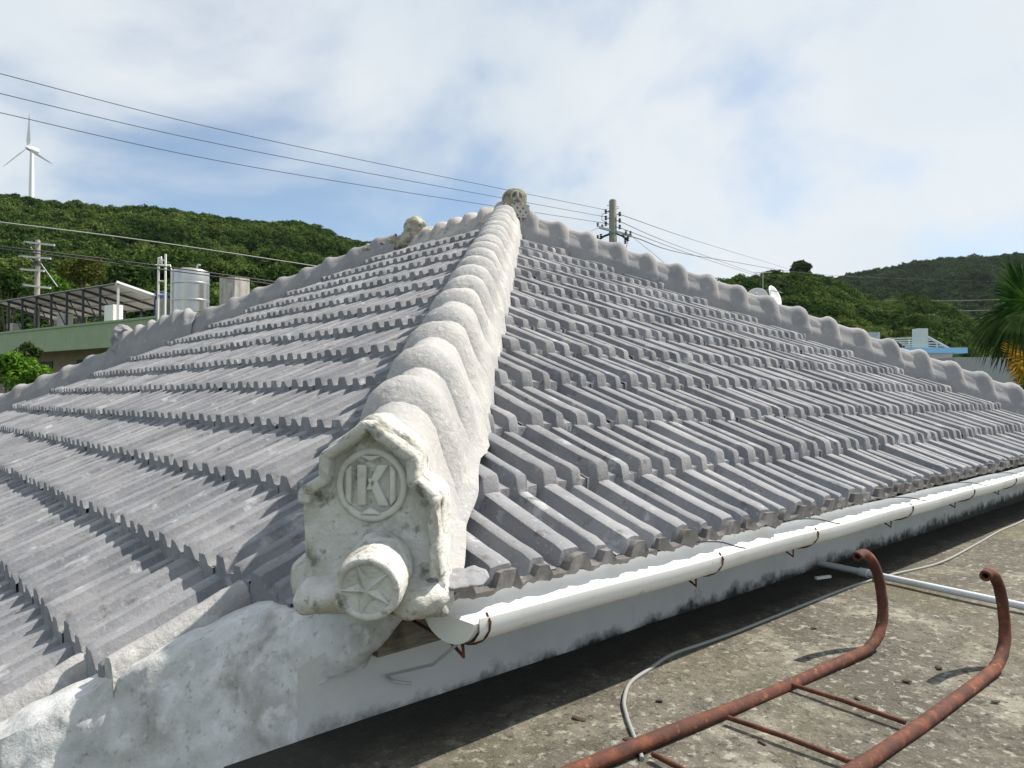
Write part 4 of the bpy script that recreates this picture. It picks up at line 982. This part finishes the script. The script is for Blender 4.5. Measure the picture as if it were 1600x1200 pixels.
MB().tube([hub - back_ * 2.4, hub - back_ * 2.0, hub - back_ * .9, hub - back_ * .4], [.15, .8, 1.3, 1.25], 14).build('hub', M['turb'], wt, smooth=60)
rx = RGT.cross(back_).normalized(); side = back_.cross(UP).normalized()
side = side if side.dot(RGT) > 0 else -side
for (ang, ln) in ((90 - 3, 20.5), (208, 21.0), (-31, 22.0)):
    dv = side * math.cos(R(ang)) + UP * math.sin(R(ang)); cr = back_.cross(dv).normalized(); o0 = hub - back_ * 1.3
    sec_ = []
    for f, ch, tw in ((0, .9, .9), (.08, 1.1, .9), (.2, 2.1, .6), (.35, 1.8, .4), (.6, 1.25, .25), (.85, .75, .12), (1, .15, .05)):
        c_ = o0 + dv * (ln * f); ca_ = cr * math.cos(tw) + back_ * math.sin(tw); th = back_ * math.cos(tw) - cr * math.sin(tw)
        sec_.append([c_ + ca_ * ch * x + th * ch * y for x, y in ((-.35, 0), (-.15, .12), (.2, .10), (.65, 0), (.2, -.06), (-.15, -.10), (-.35, 0))])
    MB().grid(sec_).build('blade', M['turb'], wt, smooth=60)

# ------------------------------------------------------------------ right hand buildings
def photo_box(name, m_, parent, px0, px1, py0, py1, d, depth, zb=None):
    a, b = at(px0, py0, d), at(px1, py0, d); bot = at(px0, py1, d).z if zb is None else zb
    mb = MB(); f = local_frame(a, b - a); ln = (b - a).length; lbox(mb, f, 0, ln, 0, depth, bot - a.z, 0); return mb.build(name, m_, parent)
bh = empty('blue_trim_house', Vector((*at(1440, 560, 52).xy, 0))); tag(bh, 'cream flat roofed house with pale blue roof edges below the rounded hill', 'building')
photo_box('wall', M['cream'], bh, 1396, 1488, 551, 700, 52, 8, zb=0)
photo_box('roof_edge', M['blue'], bh, 1388, 1512, 543, 551.5, 51.6, 9)
photo_box('wall', M['cream'], bh, 1346, 1398, 541, 700, 55, 7, zb=0)
photo_box('roof_edge', M['blue'], bh, 1340, 1403, 532, 541.5, 54.6, 8)
photo_box('window', M['dark_steel'], bh, 1449, 1456, 563, 572, 51.9, .3)
photo_box('pillar', M['concrete'], bh, 1349, 1375, 519, 533, 56, 1.2)
wt2 = photo_box('rooftop_tank', M['cream'], None, 1434, 1450, 513, 548, 56, .8); tag(wt2, 'cream rooftop water tank behind the slatted frame of the blue trimmed house', 'tank')
sf = empty('slatted_pergola', at(1440, 545, 54)); tag(sf, 'grey slatted steel pergola on the roof of the blue trimmed house', 'pergola')
FA, FB, FC, FD = at(1392, 529, 52.5), at(1449, 527, 52.5), at(1495, 551, 52.3), at(1420, 551, 52.3)
back2 = FWD * 3.0
for i in range(6):
    f = i / 5; a = FA.lerp(FD, f); b = FB.lerp(FC, f)
    a2 = at(1392 + 22 * f, 529 + 14 * f, 53.5 - 1.0 * f); b2 = at(1449 + 45 * f, 527 + 23 * f, 53.5 - 1.2 * f)
    MB().bar(a2, b2, .05, .09).build('slat', M['panel'], sf)
for (px, py, d_) in ((1392, 529, 53.5), (1420, 530, 53), (1449, 527, 53.4), (1464, 534, 53), (1479, 542, 52.6), (1494, 550, 52.3), (1435, 533, 53.2)):
    a = at(px, py, d_); MB().bar(a, Vector((a.x, a.y, at(px, 553, d_).z)), .09, .09).build('post', M['steel'], sf)
MB().bar(at(1449, 526, 53.5), at(1495, 551, 52.2), .12, .14).build('rail', M['steel'], sf); MB().bar(at(1390, 528, 53.5), at(1420, 546, 52.4), .12, .14).build('rail', M['dark_steel'], sf)
gh = photo_box('grey_house', M['greywall'], None, 1490, 1640, 558, 700, 46, 7, zb=0); tag(gh, 'plain grey house wall beside the palm', 'building')
wh = photo_box('white_shed', M['white'], None, 1535, 1720, 600, 700, 30, 4, zb=0); tag(wh, 'white wall seen through the palm leaves', 'building')
# dishes
dm = empty('antenna_mast', Vector((*at(1203, 470, 20).xy, 0))); tag(dm, 'mast with two white satellite dishes behind the right hand hip', 'antenna')
mtop = at(1203, 456, 20); MB().tube([Vector((mtop.x, mtop.y, 0)), mtop], .03, 8).build('mast', M['steel'], dm, smooth=60)
def dish(c, nrm, r):
    nrm = nrm.normalized(); x = nrm.orthogonal().normalized(); y = nrm.cross(x); rows = []
    for i in range(7):
        rr = r * i / 6; rows.append([c + (x * math.cos(2 * math.pi * k / 28) + y * math.sin(2 * math.pi * k / 28)) * rr + nrm * (.18 * rr * rr / r) for k in range(29)])
    o = MB().grid(rows).build('dish', M['dish'], dm, smooth=80); md = o.modifiers.new('t', 'SOLIDIFY'); md.thickness = .012
    MB().bar(c - nrm * .02 - y * r * .9, c + nrm * r * .9, .02, .02).build('feed_arm', M['steel'], dm)
dish(at(1183, 466, 20), -FWD - RGT * .35 + UP * .5, .30); dish(at(1208, 464, 20.1), RGT * .8 - FWD * .8 + UP * .4, .32)
an = empty('tv_antenna', Vector((*at(1192, 470, 35).xy, 0))); tag(an, 'thin television antenna in front of the rounded hill', 'antenna')
q = at(1192, 426, 35); MB().tube([Vector((q.x, q.y, 0)), q], .02, 6).build('mast', M['steel'], an); MB().bar(at(1177, 426.5, 35), at(1206, 425.5, 35), .03, .03).build('boom', M['steel'], an)
dp = at(1293, 447, 150); e3 = empty('utility_pole', Vector((dp.x, dp.y, dp.z - 9))); tag(e3, 'small distant concrete pole standing among trees on the rounded hill', 'pole', 'concrete utility poles')
MB().tube([dp - UP * 9, dp], .19, 8).build('shaft', M['pole'], e3); MB().bar(at(1289, 455, 150), at(1297, 454, 150), .2, .2).build('cross_arm', M['steel'], e3)

# ------------------------------------------------------------------ trees and plants
def leafy(name, label, cat, base, c, r, mat_, nl, leaf, seed, group=None):
    e = empty(name, base); tag(e, label, cat, group)
    top_ = c - UP * r * .2
    mb = MB().tube([Vector(base), Vector(base).lerp(top_, .5) + Vector((.05 * r, 0, 0)), top_], [r * .10, r * .08, r * .05], 8)
    rn = random.Random(seed)
    for k in range(5):
        a = rn.uniform(0, 6.28); mb.tube([Vector(base).lerp(top_, .6), top_ + Vector((math.cos(a), math.sin(a), rn.uniform(.1, .6))) * r * .5], [r * .05, r * .02], 6)
    mb.build('trunk', M['trunk'], e, smooth=60)
    me = crown_mesh('crown', seed, r, nl, leaf, .85); me.materials.append(mat_)
    for v in me.vertices: v.co += c
    link('crown', me, e); return e
def tree_at(name, label, px, py, d, rpx, mat_, nl, leafpx, seed, cat='tree'):
    c = at(px, py, d); r = rpx * d / F_PX; leafy(name, label, cat, Vector((c.x, c.y, 0)), c, r, mat_, nl, leafpx * d / F_PX, seed)
tree_at('bush', 'bright green leafy bush below the green parapet', 18, 588, 24, 42, M['bush'], 2600, 4.2, 1, 'bush')
tree_at('bush', 'bright green bush growing close to the far left hip', 62, 596, 23, 26, M['bush'], 1300, 4.0, 2, 'bush')
tree_at('bush', 'sparse olive bush hanging over the green parapet edge', 45, 556, 33, 22, M['palm_old'], 900, 3.2, 3, 'bush')
M['olive'] = leafmat('olive_leaves', (0.05, 0.06, 0.015), (0.075, 0.09, 0.02), (0.11, 0.13, 0.03), .3)
tree_at('broadleaf_tree', 'brownish olive tree behind the panel canopy', 128, 432, 58, 36, M['olive'], 2600, 3.0, 4)
tree_at('broadleaf_tree', 'yellow green tree left of the cross armed pole', 12, 452, 56, 30, M['forest'], 2200, 3.0, 5)
tree_at('broadleaf_tree', 'green tree between the cross armed pole and the canopy peak', 85, 455, 60, 26, M['bush'], 1800, 2.6, 6)
tree_at('broadleaf_tree', 'flat topped tree on the crest of the rounded hill', 1252, 422, 205, 18, M['forest'], 1500, 2.6, 7)
# fan palm
def fan_leaf(parent, hubp, direction, length, nseg, spread, droop, mat_, upv=UP, seed=0):
    rn = random.Random(seed); direction = direction.normalized(); sidev = direction.cross(upv).normalized(); nrm = sidev.cross(direction).normalized()
    mb = MB()
    for i in range(nseg):
        a = (i / (nseg - 1) - .5) * spread + rn.gauss(0, .02); ln = length * (1 - .22 * abs(a) / spread * 2) * rn.uniform(.88, 1.05)
        dv = direction * math.cos(a) + sidev * math.sin(a); pr_ = sidev * math.cos(a) - direction * math.sin(a)
        pts = []
        for k in range(6):
            f = k / 5; wd = length * .030 * (1 if f < .55 else max(0.04, (1 - f) / .45)) * (.35 + .65 * min(1, f * 3))
            c_ = hubp + dv * ln * f - UP * (droop * ln * max(0, f - .35) ** 1.8) + nrm * .02 * rn.uniform(-1, 1)
            pts.append([c_ - pr_ * wd - nrm * wd * .35, c_ + nrm * wd * .1, c_ + pr_ * wd - nrm * wd * .35])
        mb.grid(pts)
    return mb.build('frond', mat_, parent)
pb = at(1655, 470, 11.5); pal = empty('fan_palm', Vector((pb.x, pb.y, 0))); tag(pal, 'fan palm with drooping and yellowing fronds at the right', 'palm tree')
MB().tube([Vector((pb.x, pb.y, -.1)), Vector((pb.x + .06, pb.y, 1.5)), Vector((pb.x, pb.y, pb.z - .1))], [.16, .14, .12], 12).build('trunk', M['trunk'], pal, smooth=60)
def frond(px, py, d, tx, ty, ln, mat_, droop=.25, spread=2.6, n=34, seed=0, up=None):
    h = at(px, py, d); t = at(tx, ty, d - .3); 
    MB().tube([pb, pb.lerp(h, .5) + UP * .06, h], .012, 6).build('leaf_stalk', M['palm_old'], pal)
    fan_leaf(pal, h, t - h, ln, n, spread, droop, mat_, up or UP, seed)
frond(1606, 470, 11.4, 1560, 440, 1.0, M['palm'], .12, 2.7, 40, 1, up=(-FWD + UP * .15))
frond(1598, 488, 11.2, 1540, 520, .95, M['palm_old'], 1.0, 2.2, 34, 2, up=(-FWD * .6 + UP * .8))
frond(1580, 490, 11.6, 1530, 530, .85, M['palm_old'], 1.3, 1.7, 26, 3, up=(-FWD * .4 + UP))
frond(1604, 558, 11.0, 1560, 565, .62, M['palm_dead'], .15, 2.2, 30, 4, up=(-FWD + UP * .2))
frond(1606, 575, 11.1, 1575, 605, .55, M['palm_dead'], .2, 1.8, 24, 5, up=(-FWD + UP * .2))
frond(1625, 605, 11.0, 1580, 640, .62, M['palm'], .2, 2.0, 24, 6, up=(-FWD + UP * .2))
frond(1590, 520, 11.8, 1545, 590, .75, M['palm_old'], .5, 1.3, 20, 12, up=(-FWD * .8 + UP * .4))
frond(1700, 440, 11.8, 1760, 400, .95, M['palm'], .3, 2.8, 34, 7, up=(-FWD + UP * .3))
frond(1665, 410, 12.0, 1690, 330, .95, M['palm'], .2, 2.8, 34, 8, up=(-FWD + UP * .2))
frond(1720, 500, 11.4, 1780, 540, .9, M['palm_old'], .8, 2.4, 30, 9, up=(-FWD * .6 + UP))

# ------------------------------------------------------------------ air
hz = MB().box((0, 0, 90), (2800, 2800, 184)).build('haze', None)
hm = bpy.data.materials.new('haze_air'); hm.use_nodes = True
for n in list(hm.node_tree.nodes):
    if n.type == 'BSDF_PRINCIPLED': hm.node_tree.nodes.remove(n)
pv = hm.node_tree.nodes.new('ShaderNodeVolumePrincipled'); pv.inputs['Color'].default_value = (0.86, 0.92, 1.0, 1); pv.inputs['Density'].default_value = 0.00004; pv.inputs['Anisotropy'].default_value = 0.3
hm.node_tree.links.new(pv.outputs[0], [n for n in hm.node_tree.nodes if n.type == 'OUTPUT_MATERIAL'][0].inputs['Volume'])
hz.data.materials.clear(); hz.data.materials.append(hm); tag(hz, 'thin humid haze in the air', 'haze', kind='stuff')
